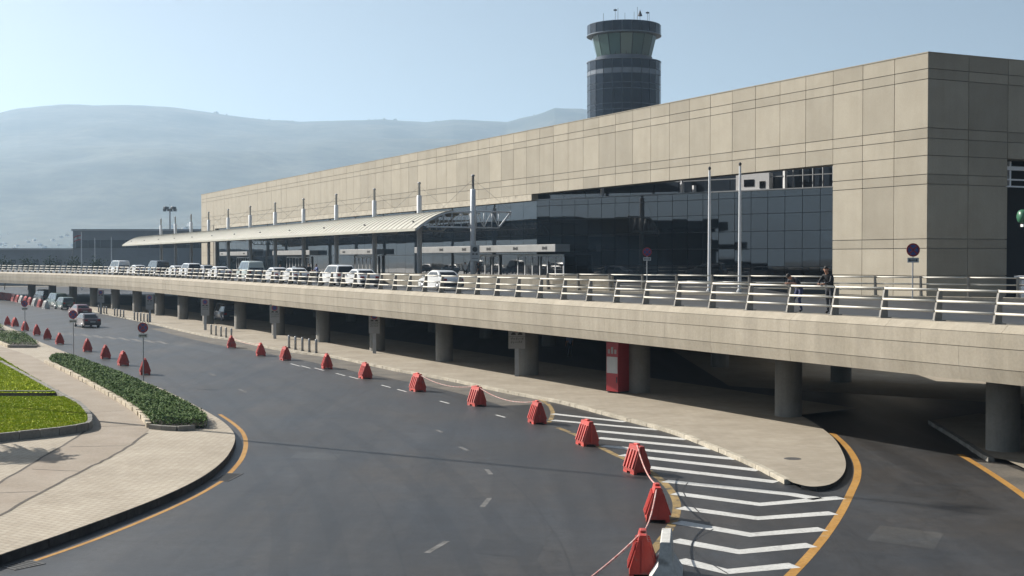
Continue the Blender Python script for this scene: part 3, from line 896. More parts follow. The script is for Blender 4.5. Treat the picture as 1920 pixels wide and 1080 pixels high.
# beyond: the far panels as one run
m = MB()
x = xs[-1]
while x < LEN - 0.1:
    x1 = min(x + PW, LEN)
    for a, b in zip(rows_top[:-1], rows_top[1:]):
        m.box(x + G_, x1 - G_, -0.12, random.uniform(-0.006, 0.006), ROOF - b + G_, ROOF - a - G_)
    if x > LEN - 11.5:
        for a, b in zip(rows_pier[:-1], rows_pier[1:]):
            m.box(x + G_, x1 - G_, -0.12, random.uniform(-0.006, 0.006), ROOF - b + G_, ROOF - a - G_)
    x += PW
fp = m.build('far_facade_panels', M['panel'], ter); fp['kind'] = 'stuff'
# end face
wx = [0.0, 3.42, 6.85]
for i in range(2):
    for a, b in zip(rows_top[:-1] + rows_pier[:-1], rows_top[1:] + rows_pier[1:]):
        panel(wx[i], wx[i + 1], ROOF - b, ROOF - a, 'end')
for i in range(6):
    for a, b in zip(rows_top[:-1], rows_top[1:]):
        panel(6.85 + i * 3.42, 6.85 + (i + 1) * 3.42, ROOF - b, ROOF - a, 'end')
# cores behind the panels
m = MB()
m.box(0.10, LEN, -1.2, -0.10, ROOF - 6.40, ROOF - 0.02)       # facade beam
m.box(0.10, 8.9, -2.2, -0.10, 0.0, ROOF - 6.40)               # right pier
m.box(LEN - 11.3, LEN, -2.2, -0.10, 0.0, ROOF - 6.40)         # left pier
m.box(0.10, 1.3, -6.80, -2.2, 0.0, ROOF - 6.40)               # return of the end wall
m.box(0.10, 1.3, -27.2, -1.2, ROOF - 6.40, ROOF - 0.02)
m.build('wall', M['soffit'], ter)
MB().box(-0.03, LEN + 0.03, -1.21, 0.03, ROOF - 0.018, ROOF + 0.05).build('roof_edge', M['panel'], ter)
MB().box(1.4, LEN, -45, -26, 0, ROOF - 0.02).build('back_block', M['dark_void'], ter)
# end opening: dark recess with white beams
MB().box(3.2, 3.4, -27.2, -6.9, 0.0, ROOF - 6.45).build('recess', M['dark_void'], ter)
for zz, rr in ((ROOF - 6.95, 0.13), (ROOF - 7.7, 0.05), (ROOF - 8.15, 0.05)):
    MB().box(0.7, 0.7 + rr * 1.6, -27.2, -6.9, zz - rr, zz + rr).build('beam', M['white_metal'], ter)
for k in range(5):
    MB().box(0.72, 0.95, -7.95 - k * 4, -7.8 - k * 4, ROOF - 8.2, ROOF - 6.5).build('strut', M['white_metal'], ter)
# glass wall: a straight run along the facade, then an angled run under the overhang
GT = EYE + 5.9
pane_rows = [DECK - 0.1, DECK + 1.5, DECK + 3.0, DECK + 4.5, DECK + 6.0, DECK + 7.4, GT]
def glass_run(p0, p1, n, rows, mat, name='glass_pane', proud=0.0):
    d = p1 - p0; L = math.hypot(d.x, d.y); w = L / n
    ang = math.atan2(d.y, d.x)
    for i in range(n):
        for a, b in zip(rows[:-1], rows[1:]):
            key = (round(w, 3), round(b - a, 3), mat.name)
            if key not in _pm:
                me = MB().box(0.025, w - 0.025, -0.02, 0.02, 0.025, b - a - 0.025).mesh(name); me.materials.append(mat); _pm[key] = me
            q = p0 + d * (i / n)
            o = link_mesh(name, _pm[key], None, ter, (q.x, q.y, a), ang)
            o.rotation_euler = (random.gauss(0, 0.0012), 0, ang + random.gauss(0, 0.0012))
R_f = Matrix.Rotation(-TH_F, 4, 'Z')
def to_fac(p):
    return R_f @ Vector((p.x - CORNER.x, p.y - CORNER.y, 0))
ga, gb = Vector((54.5, -0.5, 0)), to_fac(GL1)
glass_run(gb, ga, 20, pane_rows, M['glass'])
glass_run(ga, Vector((LEN - 11.4, -0.5, 0)), 45, [DECK - 0.1, DECK + 2.6, DECK + 5.2, GT], M['glass'])
# dark backing behind both runs
dn = (gb - ga); dn = Vector((dn.y, -dn.x, 0)).normalized()
if dn.y > 0: dn = -dn
bk = MB()
bk.prism([tuple((gb + dn * 0.05)[:2]), tuple((ga + dn * 0.05)[:2]), (LEN - 11.4, -0.56), (LEN - 11.4, -0.8), tuple((ga + dn * 0.4)[:2]), tuple((gb + dn * 0.4)[:2])], 0.0, GT - 0.03)
bk.build('glass_backing', M['mullion'], ter)
# pale capping along the glass head, clerestory set back behind it
def cap(a, b, name, mat, z0, z1, out, depth):
    d = (b - a); n_ = Vector((-d.y, d.x, 0)).normalized()
    if n_.y < 0: n_ = -n_
    pts_ = [a + n_ * out, b + n_ * out, b - n_ * depth, a - n_ * depth]
    return MB().prism([tuple(p[:2]) for p in pts_], z0, z1).build(name, mat, ter)
cap(ga, gb, 'glass_capping', M['grey_metal'], GT, GT + 0.10, 0.06, 0.5)
cap(Vector((54.6, -0.08, 0)), Vector((LEN - 11.4, -0.08, 0)), 'sill_band', M['kerb_pale'], ROOF - 7.05, ROOF - 6.44, 0.16, 0.6)
# the roof stops behind the glass line: an open terrace lies behind the facade beam
MB().prism([(LEN + 0.03, -1.22), (54.5, -1.22), tuple((gb + dn * 1.0)[:2]), (gb.x, -1.22), (-0.03, -1.22), (-0.03, -45.0), (LEN + 0.03, -45.0)], ROOF - 0.018, ROOF + 0.05).build('roof', M['panel'], ter)
glass_run(gb + dn * 0.9, ga + dn * 0.9, 12, [GT + 0.02, ROOF - 4.6, ROOF - 2.4], M['glass_top'], 'clerestory_pane')
cap(ga + dn * 1.1, gb + dn * 1.1, 'clerestory_backing', M['mullion'], GT, ROOF - 0.03, -0.03, 0.1)
h0 = ga.lerp(gb, 0.70) + dn * 0.25
h1 = ga.lerp(gb, 0.80) + dn * 0.25
cap(h0, h1, 'roof_hut', M['white_metal'], GT + 0.1, GT + 1.5, 0.1, 0.5)
cap(h0.lerp(h1, 0.25), h0.lerp(h1, 0.55), 'hut_window', M['car_glass'], GT + 0.4, GT + 1.0, 0.13, 0.0)
cap(h0.lerp(h1, 0.72), h0.lerp(h1, 0.88), 'hut_window', M['car_glass'], GT + 0.2, GT + 0.8, 0.13, 0.0)
cap(ga.lerp(gb, 0.42) + dn * 0.4, gb + dn * 0.4, 'terrace_rail', M['grey_metal'], GT + 1.12, GT + 1.2, 0.03, 0.03)
for f in (0.24, 0.52, 0.56, 0.84):
    p = ga.lerp(gb, f) + dn * 0.5
    hgt = ROOF - 5.2 if f != 0.56 else GT + 0.75
    MB().box(p.x - 0.13, p.x + 0.13, p.y - 0.13, p.y + 0.13, GT + 0.1, hgt).build('stub_column', M['white_metal'], ter)
# roof monitor frames seen in the recess near the pier
for k in range(5):
    p = ga.lerp(gb, 0.86 + k * 0.028) + dn * 0.7
    MB().box(p.x - 0.04, p.x + 0.04, p.y - 0.04, p.y + 0.04, GT + 0.1, ROOF - 5.0).build('window_bar', M['grey_metal'], ter)

# ------------------------------------------------------------------ entrance porches on the deck
def porch(s0, s1, out, z0, z1, label, doors, logos):
    root = tag(empty('entrance_porch', tuple(fac_pt(s0, out, DECK + 0.03)), TH_F), label, 'porch')
    L = s1 - s0
    MB().bevel_box(0, L, -1.6, 0, z0, z1, 0.03).build('slab', M['porch'], root)
    for k in range(logos):
        x = 2.2 + k * (L - 4) / max(1, logos - 1)
        mm = MB(); mm.box(x - 0.55, x - 0.2, 0.0, 0.02, z0 + 0.22, z1 - 0.2); mm.box(x - 0.15, x + 0.12, 0.0, 0.02, z0 + 0.25, z1 - 0.25); mm.box(x + 0.17, x + 0.5, 0.0, 0.02, z0 + 0.22, z1 - 0.2)
        mm.build('lettering', M['sign_black'], root)
    for x0, x1 in doors:
        MB().box(x0, x1, -1.3, -1.2, z0 - 0.42, z0 - 0.24).build('door_header', M['white_metal'], root)
        n = max(2, int((x1 - x0) / 1.5))
        for k in range(n + 1):
            x = x0 + (x1 - x0) * k / n
            MB().box(x - 0.06, x + 0.06, -1.3, -1.2, 0, z0 - 0.42).build('door_post', M['white_metal'], root)
            if k < n:
                MB().box(x + 0.07, x0 + (x1 - x0) * (k + 1) / n - 0.07, -1.27, -1.24, 0.03, z0 - 0.44).build('door_leaf', M['car_glass'], root)
porch(48.0, 84.0, 0.9, 2.78, 3.5, 'long grey porch slab with dark lettering over white door frames', [(0.6, 10.5), (15, 22)], 6)
porch(98.0, 112.0, 0.9, 2.7, 3.4, 'short pale porch slab over doors behind the middle canopy masts', [(2, 11)], 2)
porch(126.0, 146.0, 0.9, 2.7, 3.4, 'plain porch slab over dark doors half way along the canopy', [(3, 16)], 2)
porch(162.0, 182.0, 0.9, 2.7, 3.4, 'last porch slab beside the far concrete pier', [(3, 12)], 2)

# ------------------------------------------------------------------ departure canopy on masts
M0 = D(887, HORIZON, 120.0); M0.z = DECK + 0.03
can = tag(empty('entrance_canopy', tuple(M0), TH_F), 'curved cream sheet canopy with white lattice truss and row of white masts', 'canopy')
MS, NM = 13.1, 12
CL = MS * (NM - 1) + 9.0
def arc(t):                                    # t 0 eave .. 1 crown ; returns (y outward, z)
    a = t * math.pi / 2
    return 5.6 - 3.7 * t, 4.85 + 1.66 * (1 - (1 - t) ** 1.7)
prof = [arc(i / 8) for i in range(9)] + [(-1.0, 6.62), (-3.9, 6.56)]
m = MB()
m.loft([[(x, y, z) for y, z in prof[:9]] + [(x, y - 0.02, z - 0.10) for y, z in reversed(prof[:9])] for x in (0.0, CL)])
m.loft([[(x, y - 0.01, z) for y, z in prof[8:]] + [(x, y - 0.01, z - 0.10) for y, z in reversed(prof[8:])] for x in (7.0, CL)])
m.build('roof_sheet', M['canopy'], can, True)
m = MB()
nse = int(CL / 1.31)
for k in range(nse + 1):
    x = k * CL / nse
    m.loft([[(x - 0.05, y, z - 0.01), (x + 0.05, y, z - 0.01), (x + 0.05, y + 0.02, z + 0.045), (x - 0.05, y + 0.02, z + 0.045)] for y, z in prof[:9]])
sm = m.build('standing_seams', M['seam'], can); sm['kind'] = 'stuff'
MB().box(0, CL, 5.45, 5.72, 4.62, 4.86).build('eave_gutter', M['canopy'], can)
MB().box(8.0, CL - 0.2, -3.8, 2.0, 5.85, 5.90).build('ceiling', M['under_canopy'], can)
def truss(x):
    mm = MB()
    top = [(y, z - 0.14) for y, z in prof]
    mm.tube([(x, y, z) for y, z in top], 0.085, 6)
    bot = [(4.6, 5.0), (-2.6, 4.95)]
    mm.tube([(x, 4.6, 5.0), (x, -2.6, 4.95)], 0.085, 6)
    mm.tube([(x, -2.6, 4.95), (x, -3.9, 6.5)], 0.085, 6)
    ys = [4.6, 3.7, 2.9, 2.1, 1.2, 0.35, -0.35, -1.1, -1.9, -2.6]
    def tz(y):
        for (ya, za), (yb, zb) in zip(top[:-1], top[1:]):
            if yb <= y <= ya: return za + (zb - za) * (ya - y) / max(1e-6, ya - yb)
        return 6.4
    for i, y in enumerate(ys):
        mm.tube([(x, y, 4.98), (x, y, tz(y))], 0.045, 5)
        if i < len(ys) - 1:
            if i % 2: mm.tube([(x, y, 4.98), (x, ys[i + 1], tz(ys[i + 1]))], 0.045, 5)
            else: mm.tube([(x, y, tz(y)), (x, ys[i + 1], 4.98)], 0.045, 5)
    return mm.mesh('truss', True)
tme = truss(0.0); tme.materials.append(M['mast'])
mme = MB().lathe([(0.25, 0), (0.25, 8.45), (0.18, 8.5)], 12).mesh('mast', True); mme.materials.append(M['mast'])
fme = MB().lathe([(0.12, 0), (0.11, 1.15), (0.17, 1.17), (0.17, 1.28), (0.05, 1.34)], 10).mesh('finial', True); fme.materials.append(M['grey_metal'])
cme = MB().tube([(0, 0.1, 9.5), (0, -3.7, 6.65)], 0.010, 4).tube([(0, -0.1, 9.5), (0, 3.4, 6.4)], 0.010, 4).mesh('stay_cable'); cme.materials.append(M['grey_metal'])
for k in range(NM):
    x = k * MS
    link_mesh('truss', tme, None, can, (x, 0, 0))
    mo = link_mesh('mast', mme, None, can, (x, 0, 0))
    link_mesh('finial', fme, None, mo, (0, 0, 8.5))
    link_mesh('stay_cable', cme, None, can, (x, 0, 0))
lme = MB().lathe([(0.10, 0), (0.13, 0.06), (0.05, 0.14)], 8).mesh('eave_lamp', True); lme.materials.append(M['dark_metal'])
for k in range(NM):
    link_mesh('eave_lamp', lme, None, can, (k * MS + 1.6, 5.25, 5.42))

# ------------------------------------------------------------------ control tower
TD = 228.0
TC = D(1169, HORIZON, TD); TC.z = 0
TR = 70.0 / F_PX * TD * 0.985
tz = lambda y: D(1169, y, TD - TR).z
tow = tag(empty('control_tower', tuple(TC)), 'round dark glazed airport control tower with flared top and antennas', 'tower')
NSEG = 24
def ring_panes(name, r0, z0, r1, z1, mat, inset=0.10, n=NSEG):
    a = 2 * math.pi / n
    g = 0.07
    def P(r, ang, z): return (r * math.cos(ang), r * math.sin(ang), z)
    w = math.pi / n
    f0, f1 = g / r0, g / r1
    me = MB().hexa([P(r0 - .15, -w + f0, z0 + g), P(r0, -w + f0, z0 + g), P(r0, w - f0, z0 + g), P(r0 - .15, w - f0, z0 + g),
                    P(r1 - .15, -w + f1, z1 - g), P(r1, -w + f1, z1 - g), P(r1, w - f1, z1 - g), P(r1 - .15, w - f1, z1 - g)]).mesh(name)
    me.materials.append(mat)
    for k in range(n):
        link_mesh(name, me, None, tow, (0, 0, 0), k * a)
z_top, z_d0 = tz(36), tz(57)
z_c1, z_c0 = tz(60), tz(98)
z_s1 = tz(108)
ring_panes('cladding_panel', TR, z_d0, TR, z_top, M['tower_glass'])
ring_panes('cab_window', TR * 0.745, z_c0, TR * 0.875, z_d0 - 0.1, M['cab_glass'], n=16)
lev = [z_s1, tz(126), tz(135), tz(153), tz(164), tz(192), tz(203), tz(235), 6.0]
for a, b in zip(lev[1:], lev[:-1]):
    ring_panes('cladding_panel', TR, a, TR, b, M['tower_glass'] if abs(b - tz(126)) > 0.01 else M['tower_band'])
fr = MB()
fr.lathe([(TR - 0.12, 0), (TR - 0.12, z_s1 - 0.05), (TR * 0.80, z_s1 - 0.04)], 48)
fr.build('core', M['tower_frame'], tow, True)
MB().lathe([(TR * 0.735, z_s1 - 0.1), (TR * 0.735, z_c0 + 0.1), (TR * 0.86, z_d0)], 32).build('cab_core', M['dark_void'], tow, True)
MB().lathe([(TR * 0.85, z_d0 - 0.08), (TR + 0.06, z_d0 - 0.02), (TR + 0.06, z_d0 + 0.12), (TR - 0.13, z_d0 + 0.16), (TR - 0.13, z_top), (TR * 0.5, z_top + 0.02)], 48).build('crown', M['tower_frame'], tow, True)
MB().lathe([(TR + 0.05, z_s1 - 0.02), (TR + 0.05, z_s1 + 0.10), (TR * 0.74, z_s1 + 0.12), (TR * 0.77, z_c0), (TR * 0.735, z_c0 + .05)], 48).build('gallery', M['tower_band'], tow, True)
for px, top, kind in ((1130, 27, 0), (1152, 18, 1), (1157, 17, 0), (1170, 26, 0), (1193, 15, 0), (1198, 20, 2), (1187, 24, 0), (1212, 23, 1), (1215, 27, 0)):
    x = (px - 1169) / F_PX * TD; z = D(px, top, TD).z
    mm = MB().tube([(x, -1, z_top - 0.2), (x, -1, z)], 0.035, 5)
    if kind == 1: mm.box(x - 0.3, x + 0.3, -1.05, -0.95, z - 0.4, z - 0.15)
    if kind == 2: mm.lathe([(0.42, 0), (0.30, 0.35), (0.06, 0.95)], 10, (x, -1, z - 1.1))
    mm.build('antenna', M['dark_metal'], tow)
# ------------------------------------------------------------------ hills, town, distant buildings
from mathutils import noise as mnoise
def px_az(px): return math.atan2(px - 960, F_PX)
ridge = [(-2600, 300), (-1200, 285), (-600, 262), (-250, 236), (0, 220), (40, 211), (130, 206), (250, 202), (310, 203), (380, 210), (480, 218), (560, 226), (640, 224), (720, 222), (800, 227), (850, 224), (950, 231), (1000, 219), (1040, 206), (1090, 209), (1160, 226), (1300, 240), (1600, 250), (2200, 270), (3600, 320)]
RD = 4600.0
def ridge_h(px):
    for (a, ya), (b, yb) in zip(ridge[:-1], ridge[1:]):
        if a <= px <= b:
            y = ya + (yb - ya) * (px - a) / (b - a)
            return (HORIZON - y) / F_PX * 0.955
    return (HORIZON - 320) / F_PX
m = MB()
NR = 46
PXS = [-2600 + 23 * i for i in range(96)] + [-390 + 2.6 * i for i in range(680)] + [1380 + 30 * i for i in range(72)]
NA = len(PXS)
for i in range(NA):
    px = PXS[i]
    az = px_az(px)
    for j in range(NR):
        t = j / (NR - 1)
        dist = 1500 + (RD - 1500) * t if t < 0.9 else RD + (t - 0.9) * 12000 - (RD - 1500) * 0.1
        if t < 0.9: dist = 1500 + (RD - 1500) * (t / 0.9)
        u_ = min(1.0, t / 0.9)
        prof_ = u_ * u_ * (3 - 2 * u_)
        d = dist / math.cos(az)
        x, y = d * math.sin(az), d * math.cos(az)
        h = ridge_h(px) * RD / math.cos(az) * prof_ * math.cos(az)
        nz = mnoise.noise(Vector((x * 0.0012, y * 0.0012, 0.3))) * 110 + mnoise.noise(Vector((x * 0.004, y * 0.004, 1.3))) * 42 + mnoise.noise(Vector((x * 0.012, y * 0.012, 1.3))) * 16
        h += nz * u_ * (1 - u_) * 2.2
        if u_ > 0.97: h += mnoise.noise(Vector((px * 0.03, 2.2, 7.7))) * 8 + abs(mnoise.noise(Vector((px * 0.07, 5.5, 1.7)))) * 22 + abs(mnoise.noise(Vector((px * 0.25, 9.5, 1.7)))) * 17
        if t > 0.9: h *= max(0.0, 1 - (t - 0.9) * 7)
        m.v.append((x, y, EYE * u_ + h - 0.6))
for i in range(NA - 1):
    for j in range(NR - 1):
        a = i * NR + j
        m.f.append((a, a + 1, a + NR + 1, a + NR))
me = bpy.data.meshes.new('hills'); me.from_pydata(m.v, [], m.f)
me.polygons.foreach_set('use_smooth', [True] * len(me.polygons))
hills = link_mesh('hills', me, M['hill']); hills['kind'] = 'structure'
# the far-off town on the lower slopes reads as one mass
m = MB()
rnd = random.Random(3)
def hill_z(px, t):
    u_ = min(1.0, t / 0.9); pr = u_ * u_ * (3 - 2 * u_)
    az = px_az(px); dist = 1500 + (RD - 1500) * u_; d = dist / math.cos(az)
    x, y = d * math.sin(az), dist
    h = ridge_h(px) * RD * pr
    nz = mnoise.noise(Vector((x * 0.0012, y * 0.0012, 0.3))) * 110 + mnoise.noise(Vector((x * 0.004, y * 0.004, 1.3))) * 42 + mnoise.noise(Vector((x * 0.012, y * 0.012, 1.3))) * 16
    return x, y, EYE * u_ + h + nz * u_ * (1 - u_) * 2.2 - 0.6
for k in range(1150):
    px = rnd.uniform(-300, 1500); t = 0.04 + abs(rnd.gauss(0.0, 0.06)); t = t if t < 0.2 else rnd.uniform(0.04, 0.12)
    x, y, z = hill_z(px, t)
    w, dd, h = rnd.uniform(3, 5.5), rnd.uniform(4, 6), rnd.choice((3, 4, 5))
    ra = rnd.uniform(-0.95, -0.55); ca, sa = math.cos(ra), math.sin(ra)
    m.prism([(x + ca * a_ * w - sa * b_ * dd, y + sa * a_ * w + ca * b_ * dd) for a_, b_ in ((-.5, -.5), (.5, -.5), (.5, .5), (-.5, .5))], z - 8, z + h - 1.5)
tag(m.build('hillside_town', M['town']), 'pale hazy town scattered over the lower slopes of the hill', 'town', kind='stuff')

# wooded belt before the foot of the hill, far off
m = MB(); rnd = random.Random(11)
for k in range(5200):
    px = rnd.uniform(-420, 520); dist = rnd.uniform(880, 1250)
    hgt = 7.0 + 5.5 * mnoise.noise(Vector((px * 0.05, dist * 0.01, 0.5))) + 3.0 * mnoise.noise(Vector((px * 0.21, dist * 0.02, 4.5)))
    az = px_az(px); x, y = dist * math.tan(az), dist
    z = max(0.5, hgt * (0.35 + 0.65 * rnd.random() ** 0.6)); w = rnd.uniform(0.5, 1.5); a = rnd.uniform(0, 3.14); e = rnd.uniform(-1, 1)
    q = len(m.v)
    m.v += [(x - w * math.cos(a), y - w * math.sin(a), z), (x, y, z + w * 0.9), (x + w * math.cos(a), y + w * math.sin(a), z + e * 0.4), (x, y + w * e, z - w)]
    m.f.append((q, q + 1, q + 2, q + 3))
me = bpy.data.meshes.new('woodland'); me.from_pydata(m.v, [], m.f)
tag(link_mesh('woodland', me, M['tree']), 'hazy belt of far trees at the foot of the hill', 'woodland', kind='stuff')
# low grey airport building beyond the elevated road
def far_building(name, px0, px1, depth, ytop, label, thick, strip=None, windows=()):
    p0 = D(px0, HORIZON, depth); p1 = D(px1, HORIZON, depth)
    top = D(px0, ytop, depth).z
    W = p1.x - p0.x
    root = tag(empty(name, (p0.x, depth, 0)), label, 'building')
    MB().box(0, W, 0, thick, 0, top).build('wall', M['far_grey'], root)
    MB().box(-0.3, W + 0.3, -0.3, thick + 0.3, top, top + 0.5).build('roof', M['grey_metal'], root)
    if strip:
        za, zb = D(px0, strip[1], depth).z, D(px0, strip[0], depth).z
        n = max(3, int(W / 3.2))
        for k in range(n):
            MB().box(0.8 + k * (W - 1.2) / n, 0.8 + (k + 1) * (W - 1.2) / n - 0.12, -0.12, 0.05, za, zb).build('window_pane', M['far_glass'], root)
    for wp, y0, y1, ww in windows:
        x = (wp - px0) / F_PX * depth
        MB().box(x, x + ww / F_PX * depth, -0.1, 0.05, D(px0, y1, depth).z, D(px0, y0, depth).z).build('window', M['far_glass'], root)
    return root
far_building('airport_building', 137, 470, 345, 433, 'grey block with a dark window strip beyond the far end of canopy', 40, (450, 465))
far_building('airport_building', -260, 135.5, 352, 469, 'long low grey hall left of the taller grey block', 30, None, [(20 + 43 * k, 487, 497, 9) for k in range(-5, 3)])
# flat hedge-top trees along that hall
def small_tree(x, y, z, h, r, label, n=420):
    root = tag(empty('tree', (x, y, z)), label, 'tree', 'small dark trees along the low grey hall')
    mm = MB(); mm.tube([(0, 0, 0), (0.05 * h, 0, h * 0.5), (0.02 * h, 0.03 * h, h * 0.8)], [0.10, 0.07, 0.03], 6)
    mm.tube([(0.04 * h, 0, h * 0.4), (0.3 * r, 0.1, h * 0.75)], [0.05, 0.02], 5)
    mm.build('trunk', M['bark'], root, True)
    mm = MB()
    rr = random.Random(int(x * 13))
    for k in range(n):
        a, b_, c_ = rr.gauss(0, .5), rr.gauss(0, .5), rr.gauss(0, .38)
        px_, py_, pz = a * r, b_ * r, h * 0.72 + c_ * h * 0.3
        w = rr.uniform(0.12, 0.3); t = rr.uniform(0, 6.28); e = rr.uniform(-1, 1)
        q = len(mm.v)
        mm.v += [(px_ - w * math.cos(t), py_ - w * math.sin(t), pz), (px_, py_, pz + w * e), (px_ + w * math.cos(t), py_ + w * math.sin(t), pz), (px_, py_, pz - w * e * 1.2)]
        mm.f.append((q, q + 1, q + 2, q + 3))
    me_ = bpy.data.meshes.new('crown'); me_.from_pydata(mm.v, [], mm.f)
    link_mesh('crown', me_, M['tree'], root)
for px in (8, 52, 95, 139, 182):
    p = D(px, HORIZON, 300.0)
    small_tree(p.x, 300.0, 0.0, 7.6, 1.6, 'small dark tree in a line before the low grey hall')
def far_pole(px, base_z, top_y, depth, name, label, cat):
    p = D(px, HORIZON, depth); zt = D(px, top_y, depth).z
    root = tag(empty(name, (p.x, depth, base_z)), label, cat)
    MB().tube([(0, 0, 0), (0, 0, zt - base_z)], [0.14, 0.07], 8).build('pole', M['white_metal'], root, True)
    MB().lathe([(0.02, 0), (0.12, 0.1), (0.02, 0.22)], 8, (0, 0, zt - base_z)).build('finial', M['grey_metal'], root, True)
    return root, zt - base_z
fr_, h_ = far_pole(153, 0, 436, 300, 'flag_pole', 'white flag pole flying a red and white flag by the grey block', 'flag pole')
for k, (z0, z1, mt) in enumerate(((-0.75, -0.45, 'sign_red'), (-1.35, -0.75, 'sign_white'), (-1.65, -1.35, 'sign_red'))):
    mm = MB(); z0 -= 0.1; z1 -= 0.1
    rings = []
    for i in range(9):
        x = -0.15 - i * 0.2; yy = 0.12 * math.sin(i * 1.1); dz = -0.03 * i * i * 0.25
        rings.append([(x, yy - .01, h_ + z0 + dz), (x, yy + .01, h_ + z0 + dz), (x, yy + .01, h_ + z1 + dz), (x, yy - .01, h_ + z1 + dz)])
    mm.loft(rings).build('flag_stripe', M[mt], fr_)
mm = MB()
for k in range(3):
    mm.box(-1.1 + k * 0.05, -0.8 - k * 0.05, -0.16, -0.14, h_ - 1.38 + k * 0.15, h_ - 1.25 + k * 0.15)
mm.build('flag_emblem', M['green_paint'], fr_)
far_pole(178, 0, 447, 300, 'flag_pole', 'bare white pole next to the flagged pole by the grey block', 'flag pole')
far_pole(209, 0, 445, 300, 'flag_pole', 'bare white pole just before the canopy end by the grey block', 'flag pole')
# high light mast behind the grey block
p = D(319, HORIZON, 400.0); zt = D(319, 392, 400.0).z
lm = tag(empty('light_mast', (p.x, 400, 0)), 'tall light mast with a ring of dark floodlights beyond the canopy', 'light mast')
MB().tube([(0, 0, 0), (0, 0, zt)], [0.45, 0.22], 8).build('pole', M['grey_metal'], lm, True)
MB().lathe([(1.0, 0), (1.05, 0.06), (1.0, 0.12)], 14, (0, 0, zt)).build('ring', M['dark_metal'], lm)
for k in range(8):
    a = k * math.pi / 4
    MB().bevel_box(-0.45, 0.45, -0.35, 0.35, -0.35, 0.45, 0.08).build('floodlight', M['dark_metal'], lm, loc=(1.55 * math.cos(a), 1.55 * math.sin(a), zt + (0.3 if k % 2 else -0.35)), rz=a)
MB().tube([(0, 0, zt), (0, 0, zt + 1.6)], 0.04, 5).build('lightning_rod', M['dark_metal'], lm)

# parking structure left of the view: it is what the dark glass mirrors
pk = tag(empty('parking_structure', (-112, 82, 0)), 'dark concrete multi-storey parking structure facing the terminal', 'building')
for k in range(4):
    MB().box(-30, 0, 4 * k * 0.9, 110, 1.0 + k * 3.9, 2.6 + k * 3.9).build('floor_slab', M['parking'], pk)
MB().box(-29, -6, 12, 109, 0, 14.0).build('core_wall', M['dark_void'], pk)
for k in range(12):
    MB().box(-1.4, -0.6, 14 + k * 8.2, 14.8 + k * 8.2, 0, 12.8).build('column', M['parking'], pk)

# ------------------------------------------------------------------ things off to the left whose shadows cross the pavement
def palm(x, y, h, label, seed):
    rr = random.Random(seed)
    root = tag(empty('palm_tree', (x, y, KH)), label, 'palm tree', 'palm trees on the traffic island')
    MB().tube([(0, 0, 0), (0.1, 0.05, h * .5), (0.05, 0.1, h)], [0.26, 0.19, 0.17], 10).build('trunk', M['bark'], root, True)
    mm = MB()
    for k in range(64):
        a = rr.uniform(0, 6.28); up_ = rr.uniform(-0.3, 1.1); L = rr.uniform(1.6, 2.3)
        prev = None
        for i in range(9):
            t = i / 8
            rad = L * t * math.cos(up_ * 0.6); zz = h + L * (math.sin(up_) * t - 0.75 * t * t)
            c_ = Vector((0.05 + rad * math.cos(a), 0.1 + rad * math.sin(a), zz))
            if prev:
                sd = Vector((-math.sin(a), math.cos(a), 0))
                for sg in (-1, 1):
                    w = 0.45 * math.sin(math.pi * min(1, t * 0.9 + 0.1))
                    q = len(mm.v)
                    mm.v += [tuple(prev), tuple(c_), tuple(c_ + sd * sg * w + Vector((0, 0, -0.18))), ]
                    mm.f.append((q, q + 1, q + 2))
            prev = c_
    me_ = bpy.data.meshes.new('crown'); me_.from_pydata(mm.v, [], mm.f)
    link_mesh('crown', me_, M['tree'], root)
palm(-23.5, 48.5, 4.9, 'young palm with arching fronds on the paved island', 4)
palm(-24.8, 43.0, 5.0, 'second palm with arching fronds on the paved island', 9)
b0 = Vector((-9.8, 49.9, 0)) + Vector((-0.86, 0.51, 0)) * 24
hm = tag(empty('lamp_post', (b0.x, b0.y, KH)), 'tall slender lamp post standing on the island beside the lawns', 'lamp post')
MB().tube([(0, 0, 0), (0, 0, 15), (0, 0, 31)], [0.17, 0.13, 0.08], 10).build('pole', M['grey_metal'], hm, True)
MB().lathe([(0.32, 0), (0.30, 0.3), (0.2, 0.5)], 10).build('base', M['grey_metal'], hm)
for k in range(4):
    a = k * math.pi / 2
    MB().bevel_box(-0.3, 0.3, -0.16, 0.16, -0.08, 0.08, 0.03).build('lamp_head', M['grey_metal'], hm, loc=(0.5 * math.cos(a), 0.5 * math.sin(a), 31), rz=a)

